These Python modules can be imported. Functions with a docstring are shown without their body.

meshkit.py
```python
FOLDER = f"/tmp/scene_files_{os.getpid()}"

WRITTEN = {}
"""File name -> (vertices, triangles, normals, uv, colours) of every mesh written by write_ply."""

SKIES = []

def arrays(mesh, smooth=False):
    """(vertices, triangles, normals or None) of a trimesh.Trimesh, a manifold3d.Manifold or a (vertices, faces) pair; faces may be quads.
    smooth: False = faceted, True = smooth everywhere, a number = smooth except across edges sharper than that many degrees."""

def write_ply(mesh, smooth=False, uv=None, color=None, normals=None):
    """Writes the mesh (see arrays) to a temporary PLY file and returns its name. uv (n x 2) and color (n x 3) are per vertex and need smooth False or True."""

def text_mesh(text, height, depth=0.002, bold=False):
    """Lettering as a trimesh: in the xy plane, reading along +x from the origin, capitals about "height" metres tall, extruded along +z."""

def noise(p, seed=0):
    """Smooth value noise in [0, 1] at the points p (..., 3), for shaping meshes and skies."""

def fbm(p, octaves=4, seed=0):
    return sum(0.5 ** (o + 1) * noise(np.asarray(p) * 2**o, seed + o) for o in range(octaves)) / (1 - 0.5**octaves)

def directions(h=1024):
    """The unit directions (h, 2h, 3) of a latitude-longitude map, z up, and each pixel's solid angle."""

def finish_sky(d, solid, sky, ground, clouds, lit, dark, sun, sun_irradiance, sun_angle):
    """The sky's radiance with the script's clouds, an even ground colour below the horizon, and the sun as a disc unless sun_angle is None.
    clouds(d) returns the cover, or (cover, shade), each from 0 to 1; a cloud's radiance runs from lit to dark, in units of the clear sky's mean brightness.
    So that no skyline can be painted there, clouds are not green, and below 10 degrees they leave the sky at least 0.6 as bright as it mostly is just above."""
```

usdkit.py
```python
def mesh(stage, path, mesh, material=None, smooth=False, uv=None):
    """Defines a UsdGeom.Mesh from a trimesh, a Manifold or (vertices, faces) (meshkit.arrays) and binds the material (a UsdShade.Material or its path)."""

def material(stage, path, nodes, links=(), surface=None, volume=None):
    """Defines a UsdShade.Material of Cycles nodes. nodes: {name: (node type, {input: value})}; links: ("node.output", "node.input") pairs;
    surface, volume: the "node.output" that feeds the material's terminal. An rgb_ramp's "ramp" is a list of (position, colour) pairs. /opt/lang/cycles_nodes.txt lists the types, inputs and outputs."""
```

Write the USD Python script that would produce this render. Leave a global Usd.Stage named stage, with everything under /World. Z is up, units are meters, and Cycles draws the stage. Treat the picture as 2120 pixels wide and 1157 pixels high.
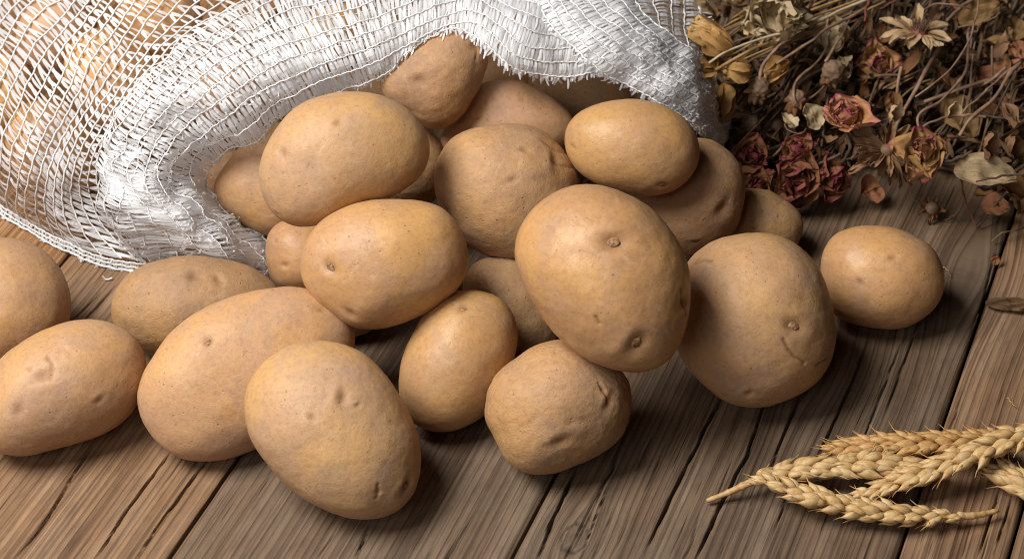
import math, random
import numpy as np, trimesh, usdkit, meshkit
from scipy.interpolate import RectBivariateSpline, CubicSpline
from scipy.ndimage import gaussian_filter1d
from pxr import Usd, UsdGeom, UsdLux, UsdShade, Gf, Sdf, Vt

stage = Usd.Stage.CreateInMemory()
UsdGeom.SetStageUpAxis(stage, UsdGeom.Tokens.z)
UsdGeom.SetStageMetersPerUnit(stage, 1.0)
UsdGeom.Xform.Define(stage, '/World')
UsdGeom.Scope.Define(stage, '/World/Looks')

# ------------------------------------------------------------------ camera
W, H, F = 2120.0, 1157.0, 4194.0            # photograph size and focal length in its pixels
PITCH, DIST = math.radians(42.0), 1.10      # looking down at the table from 1.1 m
CAM = np.array([0, -DIST * math.cos(PITCH), DIST * math.sin(PITCH)])
RIGHT = np.array([1.0, 0, 0])
FWD = np.array([0, math.cos(PITCH), -math.sin(PITCH)])
UP = np.array([0, math.sin(PITCH), math.cos(PITCH)])
cam = UsdGeom.Camera.Define(stage, '/World/camera')
cam.CreateHorizontalApertureAttr(36.0)
cam.CreateVerticalApertureAttr(36.0 * H / W)
cam.CreateFocalLengthAttr(36.0 * F / W)
cam.CreateClippingRangeAttr(Gf.Vec2f(0.05, 50))
cam.CreateFStopAttr(12.0)
cam.CreateFocusDistanceAttr(1.02)
cam.CreateExposureAttr(-0.02)
cam.AddTransformOp().Set(Gf.Matrix4d(*RIGHT, 0, *UP, 0, *(-FWD), 0, *CAM, 1))

# ------------------------------------------------------------------ studio lamps
def softbox(name, towards, dist, w, h, power, color, aim=(0, 0, 0.03)):
    d = np.array(towards, float); d /= np.linalg.norm(d)
    p = np.array(aim) + d * dist
    z = d; x = np.cross([0, 0, 1.0], z); x /= np.linalg.norm(x); y = np.cross(z, x)
    l = UsdLux.RectLight.Define(stage, '/World/' + name)
    l.CreateWidthAttr(w); l.CreateHeightAttr(h); l.CreateIntensityAttr(power); l.CreateColorAttr(Gf.Vec3f(*color))
    l.CreateNormalizeAttr(True)
    l.AddTransformOp().Set(Gf.Matrix4d(*x, 0, *y, 0, *z, 0, *p, 1))
softbox('key_softbox', (-0.50, -0.18, 0.84), 1.3, 0.60, 0.60, 9.2, (1.0, 0.965, 0.93))
softbox('front_softbox', (-0.42, -0.76, 0.60), 1.9, 0.9, 0.9, 2.7, (1.0, 0.97, 0.95))

# ------------------------------------------------------------------ helpers
def ray(u, v):
    return FWD + (u - W / 2) / F * RIGHT - (v - H / 2) / F * UP
def at(u, v, h=0.0):                         # the point at height h seen at that place of the photograph
    r = ray(u, v)
    return CAM + r * ((h - CAM[2]) / r[2])
def pix(p):
    q = np.asarray(p) - CAM
    d = q @ FWD
    return np.stack([W / 2 + F * (q @ RIGHT) / d, H / 2 - F * (q @ UP) / d], -1), d
def unit(v):
    v = np.asarray(v, float); return v / max(np.linalg.norm(v), 1e-12)

counts, offset = {}, {}
def numbered(parent, name):
    k = (parent, name); n = counts.get(k, 0); counts[k] = n + 1
    return f'{parent}/{name}' + (f'_{n:03d}' if n else '')
def thing(name, label, cat, loc=(0, 0, 0), group=None, kind=None):
    path = numbered('/World', name)
    x = UsdGeom.Xform.Define(stage, path)
    x.AddTranslateOp().Set(Gf.Vec3d(*map(float, loc)))
    offset[path] = np.array(loc, float)
    tag(x.GetPrim(), label, cat, group, kind)
    return path
def tag(p, label=None, cat=None, group=None, kind=None):
    for k, v in (('label', label), ('category', cat), ('group', group), ('kind', kind)):
        if v: p.SetCustomDataByKey(k, v)
def part(name, v, f, mat, parent, st=None, smooth=True, label=None, kind=None, extra=None):
    """one Mesh prim under its parent, from points in world space"""
    off = offset.get(parent, np.zeros(3))
    path = numbered(parent, name)
    offset[path] = off
    m = usdkit.mesh(stage, path, (np.asarray(v) - off, f), LOOKS[mat], smooth=smooth, uv=st)
    for k, a in (extra or {}).items():
        UsdGeom.PrimvarsAPI(m).CreatePrimvar(k, Sdf.ValueTypeNames.FloatArray, 'vertex').Set(Vt.FloatArray.FromNumpy(np.asarray(a, np.float32)))
    tag(m.GetPrim(), label=label, kind=kind)
    return path
class Bag:                                   # collects pieces for one mesh
    def __init__(s): s.v, s.f, s.st, s.n = [], [], [], 0
    def add(s, v, f, st=None):
        s.v.append(v); s.f.append(np.asarray(f) + s.n); s.n += len(v)
        s.st.append(np.zeros((len(v), 2)) if st is None else st)
        return s
    def get(s): return np.vstack(s.v), np.vstack(s.f)
    def uv(s): return np.vstack(s.st)
def grid_faces(n, m):
    i = np.arange(n - 1)[:, None] * m + np.arange(m - 1)[None]
    i = i.ravel()
    return np.vstack([np.stack([i, i + m, i + m + 1], 1), np.stack([i, i + m + 1, i + 1], 1)])
def resample(P, n):
    P = np.asarray(P, float)
    if len(P) == 2: return P[0] + (P[1] - P[0]) * np.linspace(0, 1, n)[:, None]
    d = np.r_[0, np.cumsum(np.linalg.norm(np.diff(P, axis=0), axis=1) + 1e-9)]
    return CubicSpline(d, P, bc_type='natural')(np.linspace(0, d[-1], n))
def tube(P, r, sides=6, cap=True):
    P = np.asarray(P, float); n = len(P)
    r = np.broadcast_to(np.asarray(r, float), n)
    T = np.gradient(P, axis=0); T /= np.linalg.norm(T, axis=1, keepdims=True) + 1e-12
    ref = np.array([0, 0, 1.0]) if abs(T[:, 2]).mean() < 0.8 else np.array([1.0, 0, 0])
    N = np.cross(T, ref); N /= np.linalg.norm(N, axis=1, keepdims=True) + 1e-12
    B = np.cross(T, N)
    a = np.arange(sides) / sides * 2 * np.pi
    v = P[:, None] + r[:, None, None] * (np.cos(a)[None, :, None] * N[:, None] + np.sin(a)[None, :, None] * B[:, None])
    v = v.reshape(-1, 3)
    i = (np.arange(n - 1)[:, None] * sides + np.arange(sides)[None]).ravel()
    j = (np.arange(n - 1)[:, None] * sides + (np.arange(sides)[None] + 1) % sides).ravel()
    f = np.vstack([np.stack([i, j, j + sides], 1), np.stack([i, j + sides, i + sides], 1)])
    if cap:
        v = np.vstack([v, P[0] - T[0] * r[0] * .5, P[-1] + T[-1] * r[-1] * .5])
        k = np.arange(sides); l = (k + 1) % sides; b = (n - 1) * sides
        f = np.vstack([f, np.stack([k * 0 + n * sides, l, k], 1), np.stack([k * 0 + n * sides + 1, b + k, b + l], 1)])
    return v, f

# ------------------------------------------------------------------ looks
LOOKS = {}
def look(name, nodes, links, surface):
    LOOKS[name] = usdkit.material(stage, '/World/Looks/' + name, nodes, links, surface=surface)

def wood_look(name, dark, mid, pale, warm):
    look(name, {
        'uv': ('attribute', {'attribute': 'grain'}),
        'm1': ('mapping', {'scale': (1, 0.010, 1)}), 'm2': ('mapping', {'scale': (1, 0.006, 1)}), 'm3': ('mapping', {'scale': (1, 0.22, 1)}), 'm4': ('mapping', {'scale': (1, 0.045, 1)}), 'm5': ('mapping', {'scale': (1, 0.25, 1)}),
        'n1': ('noise_texture', {'scale': 210.0, 'detail': 2.0, 'roughness': 0.6}),           # bands of the year rings
        'n2': ('noise_texture', {'scale': 70.0, 'detail': 4.0, 'roughness': 0.55}),            # broad tone
        'n3': ('noise_texture', {'scale': 560.0, 'detail': 1.0, 'roughness': 0.6}),          # fibres
        'n4': ('noise_texture', {'scale': 9.0, 'detail': 4.0, 'roughness': 0.6}),              # warm stains
        'n5': ('noise_texture', {'scale': 210.0, 'detail': 5.0, 'roughness': 0.7}),            # worn flecks
        'n6': ('noise_texture', {'scale': 380.0, 'detail': 1.5, 'roughness': 0.6}),            # short dark pores
        'wv': ('wave_texture', {'wave_type': 'bands', 'bands_direction': 'x', 'profile': 'saw', 'scale': 80.0, 'distortion': 6.0, 'detail': 1.5, 'detail_scale': 1.6, 'detail_roughness': 0.55}),
        'r1': ('rgb_ramp', {'ramp': [(0.30, dark), (0.46, mid), (0.62, pale), (0.8, mid)]}),
        'r2': ('rgb_ramp', {'ramp': [(0.30, (0.70, 0.66, 0.63)), (0.45, (0.97, 0.96, 0.95)), (0.70, (1.12, 1.11, 1.10))]}),
        'r3': ('rgb_ramp', {'ramp': [(0.30, (0.60, 0.57, 0.55)), (0.42, (1, 1, 1)), (0.70, (1.10, 1.09, 1.08))]}),
        'r4': ('rgb_ramp', {'ramp': [(0.42, (0, 0, 0)), (0.7, (1, 1, 1))]}),
        'r5': ('rgb_ramp', {'ramp': [(0.0, (0.42, 0.37, 0.34)), (0.22, (0.80, 0.78, 0.77)), (0.45, (1, 1, 1)), (1, (1.08, 1.07, 1.05))]}),
        'r6': ('rgb_ramp', {'ramp': [(0.27, (0.20, 0.17, 0.15)), (0.33, (1, 1, 1))]}),
        'r7': ('rgb_ramp', {'ramp': [(0.38, (0.78, 0.76, 0.74)), (0.5, (1, 1, 1)), (0.64, (1.18, 1.17, 1.16))]}),
        'x1': ('mix_color', {'blend_type': 'multiply', 'fac': 0.9, 'use_clamp_result': False}), 'x2': ('mix_color', {'blend_type': 'multiply', 'fac': 0.85}),
        'x3': ('mix_color', {'blend_type': 'mix', 'b': warm}), 'x5': ('mix_color', {'blend_type': 'multiply', 'fac': 0.85}), 'x6': ('mix_color', {'blend_type': 'multiply', 'fac': 0.9}), 'x7': ('mix_color', {'blend_type': 'multiply', 'fac': 0.8}),
        'ck': ('attribute', {'attribute': 'crack'}), 'x4': ('mix_color', {'blend_type': 'mix', 'b': (0.014, 0.010, 0.008)}),
        'wf': ('math', {'math_type': 'multiply', 'value2': 0.75}),
        'h1': ('math', {'math_type': 'multiply', 'value2': 0.6}), 'h2': ('math', {'math_type': 'add'}), 'h3': ('math', {'math_type': 'add'}),
        'bp': ('bump', {'strength': 0.7, 'distance': 0.0008}),
        'p': ('principled_bsdf', {'roughness': 0.6, 'specular_ior_level': 0.3}),
    }, [('uv.vector', m + '.vector') for m in ('m1', 'm2', 'm3', 'm4', 'm5')] + [('m1.vector', 'n1.vector'), ('m2.vector', 'n2.vector'), ('m1.vector', 'n3.vector'), ('m4.vector', 'n6.vector'),
        ('m2.vector', 'wv.vector'), ('uv.vector', 'n4.vector'), ('m3.vector', 'n5.vector'),
        ('n2.fac', 'r1.fac'), ('n1.fac', 'r2.fac'), ('n3.fac', 'r3.fac'), ('n4.fac', 'r4.fac'), ('wv.fac', 'r5.fac'), ('n6.fac', 'r6.fac'), ('n5.fac', 'r7.fac'),
        ('r1.color', 'x3.a'), ('r4.color', 'wf.value1'), ('wf.value', 'x3.fac'), ('x3.result', 'x1.a'), ('r2.color', 'x1.b'), ('x1.result', 'x2.a'), ('r3.color', 'x2.b'),
        ('x2.result', 'x5.a'), ('r5.color', 'x5.b'), ('x5.result', 'x6.a'), ('r6.color', 'x6.b'), ('x6.result', 'x7.a'), ('r7.color', 'x7.b'), ('x7.result', 'x4.a'), ('ck.fac', 'x4.fac'), ('x4.result', 'p.base_color'),
        ('n3.fac', 'h1.value1'), ('h1.value', 'h2.value1'), ('n1.fac', 'h2.value2'), ('h2.value', 'h3.value1'), ('n6.fac', 'h3.value2'), ('h3.value', 'bp.height'), ('bp.normal', 'p.normal')], 'p.BSDF')
wood_look('grey_wood', (0.074, 0.050, 0.033), (0.126, 0.088, 0.059), (0.172, 0.127, 0.088), (0.150, 0.090, 0.049))
wood_look('brown_wood', (0.105, 0.062, 0.036), (0.190, 0.118, 0.069), (0.250, 0.162, 0.099), (0.215, 0.115, 0.052))
wood_look('orange_wood', (0.130, 0.064, 0.028), (0.240, 0.130, 0.060), (0.310, 0.180, 0.092), (0.270, 0.130, 0.048))

def skin_look(name, base, yellow, brown, amount, rough, bump):
    look(name, {
        'g': ('geometry', {}), 'oi': ('object_info', {}),
        'ofs': ('vector_math', {'math_type': 'add'}),
        'n1': ('noise_texture', {'scale': 26.0, 'detail': 4.0, 'roughness': 0.55, 'distortion': 0.4}),
        'n2': ('noise_texture', {'scale': 38.0, 'detail': 5.0, 'roughness': 0.62, 'distortion': 0.6}),
        'n3': ('noise_texture', {'scale': 420.0, 'detail': 4.0, 'roughness': 0.7}),
        'n4': ('noise_texture', {'scale': 1500.0, 'detail': 3.0, 'roughness': 0.6}),
        'v1': ('voronoi_texture', {'scale': 215.0, 'feature': 'f1', 'randomness': 1.0}),
        'n5': ('noise_texture', {'scale': 90.0, 'detail': 2.0}),
        'n6': ('noise_texture', {'scale': 75.0, 'detail': 6.0, 'roughness': 0.75, 'distortion': 1.2}), 'r6': ('rgb_ramp', {'ramp': [(0.64, (0, 0, 0)), (0.70, (0.65, 0.65, 0.65))]}), 'x6': ('mix_color', {'b': (0.21, 0.125, 0.066)}),
        'n7': ('noise_texture', {'scale': 48.0, 'detail': 5.0, 'roughness': 0.7, 'distortion': 2.5}), 'r7': ('rgb_ramp', {'ramp': [(0.58, (0, 0, 0)), (0.74, (0.40, 0.40, 0.40))]}), 'x7': ('mix_color', {'b': (0.56, 0.42, 0.27)}),
        'vm': ('map_range', {'to_min': 0.90, 'to_max': 1.10}), 'hm': ('map_range', {'to_min': 0.4955, 'to_max': 0.5035}), 'hs': ('hsv', {'saturation': 0.97}), 'fr': ('math', {'math_type': 'fraction'}), 'f7': ('math', {'math_type': 'multiply', 'value2': 7.31}),
        'r1': ('rgb_ramp', {'ramp': [(0.40, (0, 0, 0)), (0.66, (1, 1, 1))]}),
        'r2': ('rgb_ramp', {'ramp': [(0.46, (0, 0, 0)), (0.70, (1, 1, 1))]}),
        'r3': ('rgb_ramp', {'ramp': [(0.30, (0.80, 0.77, 0.72)), (0.52, (1, 1, 1)), (0.75, (1.05, 1.05, 1.05))]}),
        'r4': ('rgb_ramp', {'ramp': [(0.045, (1, 1, 1)), (0.13, (0, 0, 0))]}),
        'r5': ('rgb_ramp', {'ramp': [(0.40, (0, 0, 0)), (0.55, (0.9, 0.9, 0.9))]}),
        'x1': ('mix_color', {'a': base, 'b': yellow}), 'x2': ('mix_color', {'b': brown}), 'x3': ('mix_color', {'blend_type': 'multiply', 'fac': 0.85}),
        'x4': ('mix_color', {'b': (0.20, 0.105, 0.045)}), 'sp': ('math', {'math_type': 'multiply'}), 'sp2': ('math', {'math_type': 'multiply', 'value2': 0.9}),
        'am': ('math', {'math_type': 'multiply', 'value2': amount}),
        'ey': ('attribute', {'attribute': 'eye'}), 'x5': ('mix_color', {'b': (0.23, 0.11, 0.043)}),
        'h1': ('math', {'math_type': 'multiply', 'value2': 0.35}), 'h2': ('math', {'math_type': 'add'}), 'h3': ('math', {'math_type': 'subtract'}),
        'bp': ('bump', {'strength': bump, 'distance': 0.0009}),
        'rr': ('map_range', {'from_min': 0.0, 'from_max': 1.0, 'to_min': rough, 'to_max': min(rough + 0.22, 0.8)}),
        'p': ('principled_bsdf', {'specular_ior_level': 0.36, 'subsurface_weight': 0.12, 'subsurface_scale': 0.004, 'subsurface_radius': (1.0, 0.55, 0.25)}),
    }, [('g.position', 'n1.vector'), ('g.position', 'n2.vector'), ('g.position', 'n3.vector'), ('g.position', 'n4.vector'), ('g.position', 'v1.vector'), ('g.position', 'n5.vector'),
        ('n1.fac', 'r1.fac'), ('n2.fac', 'r2.fac'), ('n3.fac', 'r3.fac'), ('v1.distance', 'r4.fac'), ('n5.fac', 'r5.fac'),
        ('r1.color', 'x1.fac'), ('x1.result', 'x2.a'), ('r2.color', 'am.value1'), ('am.value', 'x2.fac'), ('x2.result', 'x3.a'), ('r3.color', 'x3.b'),
        ('r4.color', 'sp.value1'), ('r5.color', 'sp.value2'), ('sp.value', 'sp2.value1'), ('x3.result', 'x4.a'), ('sp2.value', 'x4.fac'),
        ('g.position', 'n6.vector'), ('g.position', 'n7.vector'), ('n6.fac', 'r6.fac'), ('n7.fac', 'r7.fac'), ('x4.result', 'x7.a'), ('r7.color', 'x7.fac'), ('x7.result', 'x6.a'), ('r6.color', 'x6.fac'),
        ('oi.random', 'vm.value'), ('oi.random', 'f7.value1'), ('f7.value', 'fr.value1'), ('fr.value', 'hm.value'), ('x6.result', 'hs.color'), ('vm.result', 'hs.value'), ('hm.result', 'hs.hue'),
        ('hs.color', 'x5.a'), ('ey.fac', 'x5.fac'), ('x5.result', 'p.base_color'),
        ('n4.fac', 'h1.value1'), ('h1.value', 'h2.value1'), ('n3.fac', 'h2.value2'), ('h2.value', 'h3.value1'), ('sp.value', 'h3.value2'), ('h3.value', 'bp.height'), ('bp.normal', 'p.normal'),
        ('r2.color', 'rr.value'), ('rr.result', 'p.roughness')], 'p.BSDF')
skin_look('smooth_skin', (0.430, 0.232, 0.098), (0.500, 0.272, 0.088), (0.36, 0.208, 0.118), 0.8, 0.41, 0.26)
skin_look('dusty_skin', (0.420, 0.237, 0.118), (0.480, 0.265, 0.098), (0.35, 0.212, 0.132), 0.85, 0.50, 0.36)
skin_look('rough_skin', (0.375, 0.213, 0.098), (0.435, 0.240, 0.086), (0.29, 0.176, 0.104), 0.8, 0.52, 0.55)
look('eye_scar', {'g': ('geometry', {}), 'n': ('noise_texture', {'scale': 700.0, 'detail': 3.0}), 'r': ('rgb_ramp', {'ramp': [(0.35, (0.10, 0.045, 0.018)), (0.6, (0.36, 0.20, 0.09))]}),
                  'p': ('principled_bsdf', {'roughness': 0.7})}, [('g.position', 'n.vector'), ('n.fac', 'r.fac'), ('r.color', 'p.base_color')], 'p.BSDF')

# ------------------------------------------------------------------ tabletop of planks
A = unit([math.cos(math.radians(68.0)), math.sin(math.radians(68.0)), 0])     # along the planks
B = np.array([A[1], -A[0], 0])                                              # across, to the right
def sa(u, v):
    p = at(u, v); return p @ B, p @ A
seams = [((148, 513), (119, 550)), ((345, 1157), (497, 936)), ((1066, 1157), (1138, 983)), ((1857, 1157), (2041, 616)), ((2096, 1140), (2118, 1039))]
S = [np.mean([sa(*q)[0] for q in pair]) for pair in seams]
edges = [S[0] - 0.22, S[0] - 0.115, S[0], S[1], S[2], S[3], S[4], S[4] + 0.12, S[4] + 0.23]
cracks = [  # (photograph points, half width m, depth m)
    ([(35, 1153), (90, 1085), (135, 1010), (193, 916)], .0008, .004), ([(199, 1153), (260, 1060), (300, 1005), (351, 942)], .0009, .006),
    ([(281, 1153), (351, 1053), (433, 948)], .0008, .005), ([(737, 1157), (766, 1082)], .0009, .005), ([(1112, 1157), (1150, 1060), (1200, 960)], .0010, .006),
    ([(1204, 1157), (1239, 1053), (1268, 989)], .0006, .003), ([(1338, 1140), (1391, 1024), (1431, 946), (1485, 837), (1520, 770)], .0011, .004),
    ([(1440, 1157), (1490, 1050), (1525, 980), (1549, 936), (1575, 853), (1600, 790)], .0010, .006), ([(1549, 1060), (1562, 1025)], .0007, .004),
    ([(1590, 985), (1634, 871), (1665, 800)], .0007, .003), ([(1690, 950), (1729, 868), (1760, 800), (1800, 700)], .0010, .003), ([(1770, 950), (1830, 800), (1870, 700)], .0009, .0025),
    ([(2072, 1005), (2050, 1070), (2030, 1140)], .0008, .005), ([(2096, 1020), (2060, 1140)], .0008, .004), ([(1830, 860), (1890, 700), (1935, 560)], .0007, .0025),
    ([(1640, 1000), (1600, 1110)], .0007, .003), ([(1385, 900), (1340, 1010)], .0006, .002), ([(240, 590), (150, 690)], .0008, .004), ([(215, 600), (120, 690)], .0006, .003)]
cracks = [([sa(*q) for q in c], w, d) for c, w, d in cracks]
knots = [(sa(1190, 1112), .006), (sa(1690, 745), .009), (sa(2003, 560), .012)]
table = thing('tabletop', None, None, kind='structure')
def plank(k, s0, s1, mat):
    rng = np.random.RandomState(100 + k)
    lo, hi = -0.37, 0.50
    gap = 0.0007
    s0, s1 = s0 + gap, s1 - gap
    ns, na = int((s1 - s0) / 0.00056), 400
    s, a = np.linspace(s0, s1, ns), np.linspace(lo, hi, na)
    AA, SS = np.meshgrid(a, s, indexing='ij')
    Wp = np.zeros_like(SS)                                              # grain drawn aside by knots
    for (ks, ka), r in knots:
        if s0 - .02 < ks < s1 + .02:
            dx, dy = SS - ks, AA - ka
            Wp += r * 1.3 * np.tanh(dx / r) * np.exp(-(dy / (r * 4)) ** 2) * np.exp(-np.abs(dx) / (r * 2.2))
    wob = 0.0022 * (meshkit.fbm(np.stack([AA * 5, AA * 0 + k * 7.3, SS * 9], -1), 3, seed=k) - .5)
    G = SS - Wp + wob
    q = np.stack([G * 330, AA * 3.5, np.full_like(G, k * 3.7)], -1)
    z = 0.0006 * (meshkit.fbm(q, 3, seed=40 + k) - .62) + 0.0009 * (meshkit.noise(np.stack([G * 45, AA * 3, G * 0 + k], -1), 7) - .7)
    crack = np.zeros_like(SS)
    def carve(pts, w, d):
        P = np.array(pts); P = P[np.argsort(P[:, 1])]
        if not (P[:, 0].max() > s0 and P[:, 0].min() < s1): return
        c = np.interp(a, P[:, 1], P[:, 0]) + .0007 * (meshkit.fbm(np.stack([a * 90, a * 0 + d * 999 + P[0, 0] * 77, a * 0], -1), 4, 5) - .5) * 2
        e = np.clip(np.minimum(a - P[0, 1], P[-1, 1] - a) / .02 + .15, 0, 1) * (a > P[0, 1] - .003) * (a < P[-1, 1] + .003)
        ww = w * .52 * (0.30 + 1.1 * meshkit.fbm(np.stack([a * 160, a * 0 + P[0, 0] * 99, a * 0 + w * 1e5], -1), 3, 9))
        g = np.exp(-((SS - c[:, None]) / ww[:, None]) ** 2) * e[:, None]
        z[...] -= d * g; crack[...] = np.maximum(crack, g)
    for c in cracks: carve(*c)
    for (ks, ka), r in knots[:2]:
        if s0 < ks < s1:
            rho = np.hypot(SS - ks, (AA - ka) * .62) + .0012 * (meshkit.fbm(np.stack([SS * 400, AA * 400, SS * 0], -1), 2, 3) - .5)
            for q, wgt in ((1.0, .9), (.62, .5), (.3, .6)):
                g = wgt * np.exp(-((rho - r * q) / .0007) ** 2) * (meshkit.noise(np.stack([SS * 300, AA * 300, SS * 0 + q], -1), 8) * 1.3)
                z -= .0008 * g; crack = np.maximum(crack, np.clip(g, 0, .85))
    for i in range(int((s1 - s0) / .007)):                               # the small checks of weathered wood
        cs, ca, L = rng.uniform(s0, s1), rng.uniform(lo, hi), rng.uniform(.01, .10)
        carve([(cs, ca), (cs + rng.uniform(-.0015, .0015), ca + L / 2), (cs + rng.uniform(-.002, .002), ca + L)], rng.uniform(.0006, .0010), rng.uniform(.0008, .002))
    e = np.minimum(SS - s0, s1 - SS) + .0006 * (meshkit.noise(np.stack([AA * 80, SS * 0, SS * 0 + k], -1), 3) - .5)
    z -= 0.0022 * np.exp(-np.clip(e, 0, 1) / .0013)
    z = np.minimum(z, 0.0) + (-0.0004 if k % 2 else 0)
    P = SS[..., None] * B + AA[..., None] * A + z[..., None] * np.array([0, 0, 1.0])
    bot = P.copy(); bot[..., 2] = -0.032
    P = np.concatenate([bot[:, :1], P, bot[:, -1:]], 1)
    pad = lambda x: np.concatenate([x[:, :1], x, x[:, -1:]], 1).ravel()
    path = part('plank', P.reshape(-1, 3), grid_faces(na, ns + 2)[:, ::-1], mat, table, smooth=True, extra={'crack': np.clip(pad(crack), 0, 1)})
    UsdGeom.PrimvarsAPI(UsdGeom.Mesh.Get(stage, path)).CreatePrimvar('grain', Sdf.ValueTypeNames.Vector3fArray, 'vertex').Set(
        Vt.Vec3fArray.FromNumpy(np.stack([pad(G), pad(AA), np.full((ns + 2) * na, k * 1.7)], 1).astype(np.float32)))
for k, m in enumerate(['orange_wood', 'orange_wood', 'brown_wood', 'grey_wood', 'grey_wood', 'brown_wood', 'brown_wood', 'grey_wood']):
    plank(k, edges[k], edges[k + 1], m)

# ------------------------------------------------------------------ potatoes
ICO = trimesh.creation.icosphere(5)
ICO_V, ICO_F = np.array(ICO.vertices), np.array(ICO.faces)
ICO3 = np.array(trimesh.creation.icosphere(3).vertices)
POT = {}
class Potato:
    def __init__(s, outline, flat, tilt=0.0):
        P = np.array(outline, float)
        nxt = np.roll(P, -1, 0); cr = P[:, 0] * nxt[:, 1] - nxt[:, 0] * P[:, 1]
        s.c = ((P + nxt) * cr[:, None]).sum(0) / (3 * cr.sum())
        d = P - s.c
        dense = np.vstack([d + (np.roll(d, -1, 0) - d) * t for t in np.linspace(0, 1, 12, endpoint=False)])
        th, r = np.arctan2(-dense[:, 1], dense[:, 0]), np.hypot(*dense.T)
        o = np.argsort(th); g = np.linspace(-np.pi, np.pi, 181)[:-1]
        s.R = gaussian_filter1d(np.interp(g, th[o], r[o], period=2 * np.pi), 4.0, mode='wrap')
        s.R *= np.sqrt(abs(cr.sum()) / 2 / (np.pi * np.mean(s.R ** 2)))     # keep the area after smoothing
        ax = np.linalg.eigvalsh(np.cov(dense.T)) ** .5 * 2 ** .5
        s.D = flat * ax[0]                                       # half thickness, in the same pixels
        s.f = unit(ray(*s.c)); s.r = unit(np.cross(s.f, [0, 0, 1.0])); s.u = np.cross(s.r, s.f)
        s.place(1.0)
    def Rth(s, th):
        x = (th + np.pi) / (2 * np.pi) * 180; i = np.floor(x).astype(int); t = x - i
        return s.R[i % 180] * (1 - t) + s.R[(i + 1) % 180] * t
    def place(s, dist):                                             # distance of the centre along its own line of sight
        s.dist = dist; s.o = CAM + s.f * dist
        s.k = dist * np.dot(s.f, FWD) / F
    def world(s, d):
        th = np.arctan2(d[:, 1], d[:, 0]); q = np.hypot(d[:, 0], d[:, 1]); R = s.Rth(th)
        X = np.stack([R * np.cos(th) * q, R * np.sin(th) * q, s.D * d[:, 2]], 1) * s.k
        return s.o + X[:, :1] * s.r + X[:, 1:2] * s.u - X[:, 2:] * s.f
    def depth(s, p):                                                # how far inside (m), > 0 inside
        q = (p - s.o); x, y, z = q @ s.r / s.k, q @ s.u / s.k, -(q @ s.f) / s.k
        val = np.sqrt((np.hypot(x, y) / s.Rth(np.arctan2(y, x))) ** 2 + (z / s.D) ** 2)
        return (1 - val) * np.linalg.norm(q, axis=1) / np.maximum(val, 0.3), val
    def lowest(s): return s.world(ICO3)[:, 2].min()
def hits(p, others, tol=0.0015):
    w = p.world(ICO3)
    if w[:, 2].min() < -0.0004: return True
    for o in others:
        if np.linalg.norm(o.o - p.o) < 0.2 and (o.depth(w)[0].max() > tol or p.depth(o.world(ICO3))[0].max() > tol): return True
    return False
def drop(p, start, tol=0.002):                                      # slide along the line of sight until it rests on something
    d = start; p.place(d)
    while d < 1.6 and not hits(p, POT.values(), tol):
        d += 0.004; p.place(d)
    d -= 0.004; p.place(d)
    for st in (0.001, 0.001, 0.001):
        p.place(d + st)
        if hits(p, POT.values(), tol): p.place(d); break
        d += st
def set_z(p, z):
    p.place((z - CAM[2]) / p.f[2])
def rest(p):                                                        # on the table
    lo, hi = 0.7, 1.7
    for _ in range(40):
        m = (lo + hi) / 2; p.place(m)
        if p.lowest() > 0: lo = m
        else: hi = m
    p.place(lo)


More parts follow.
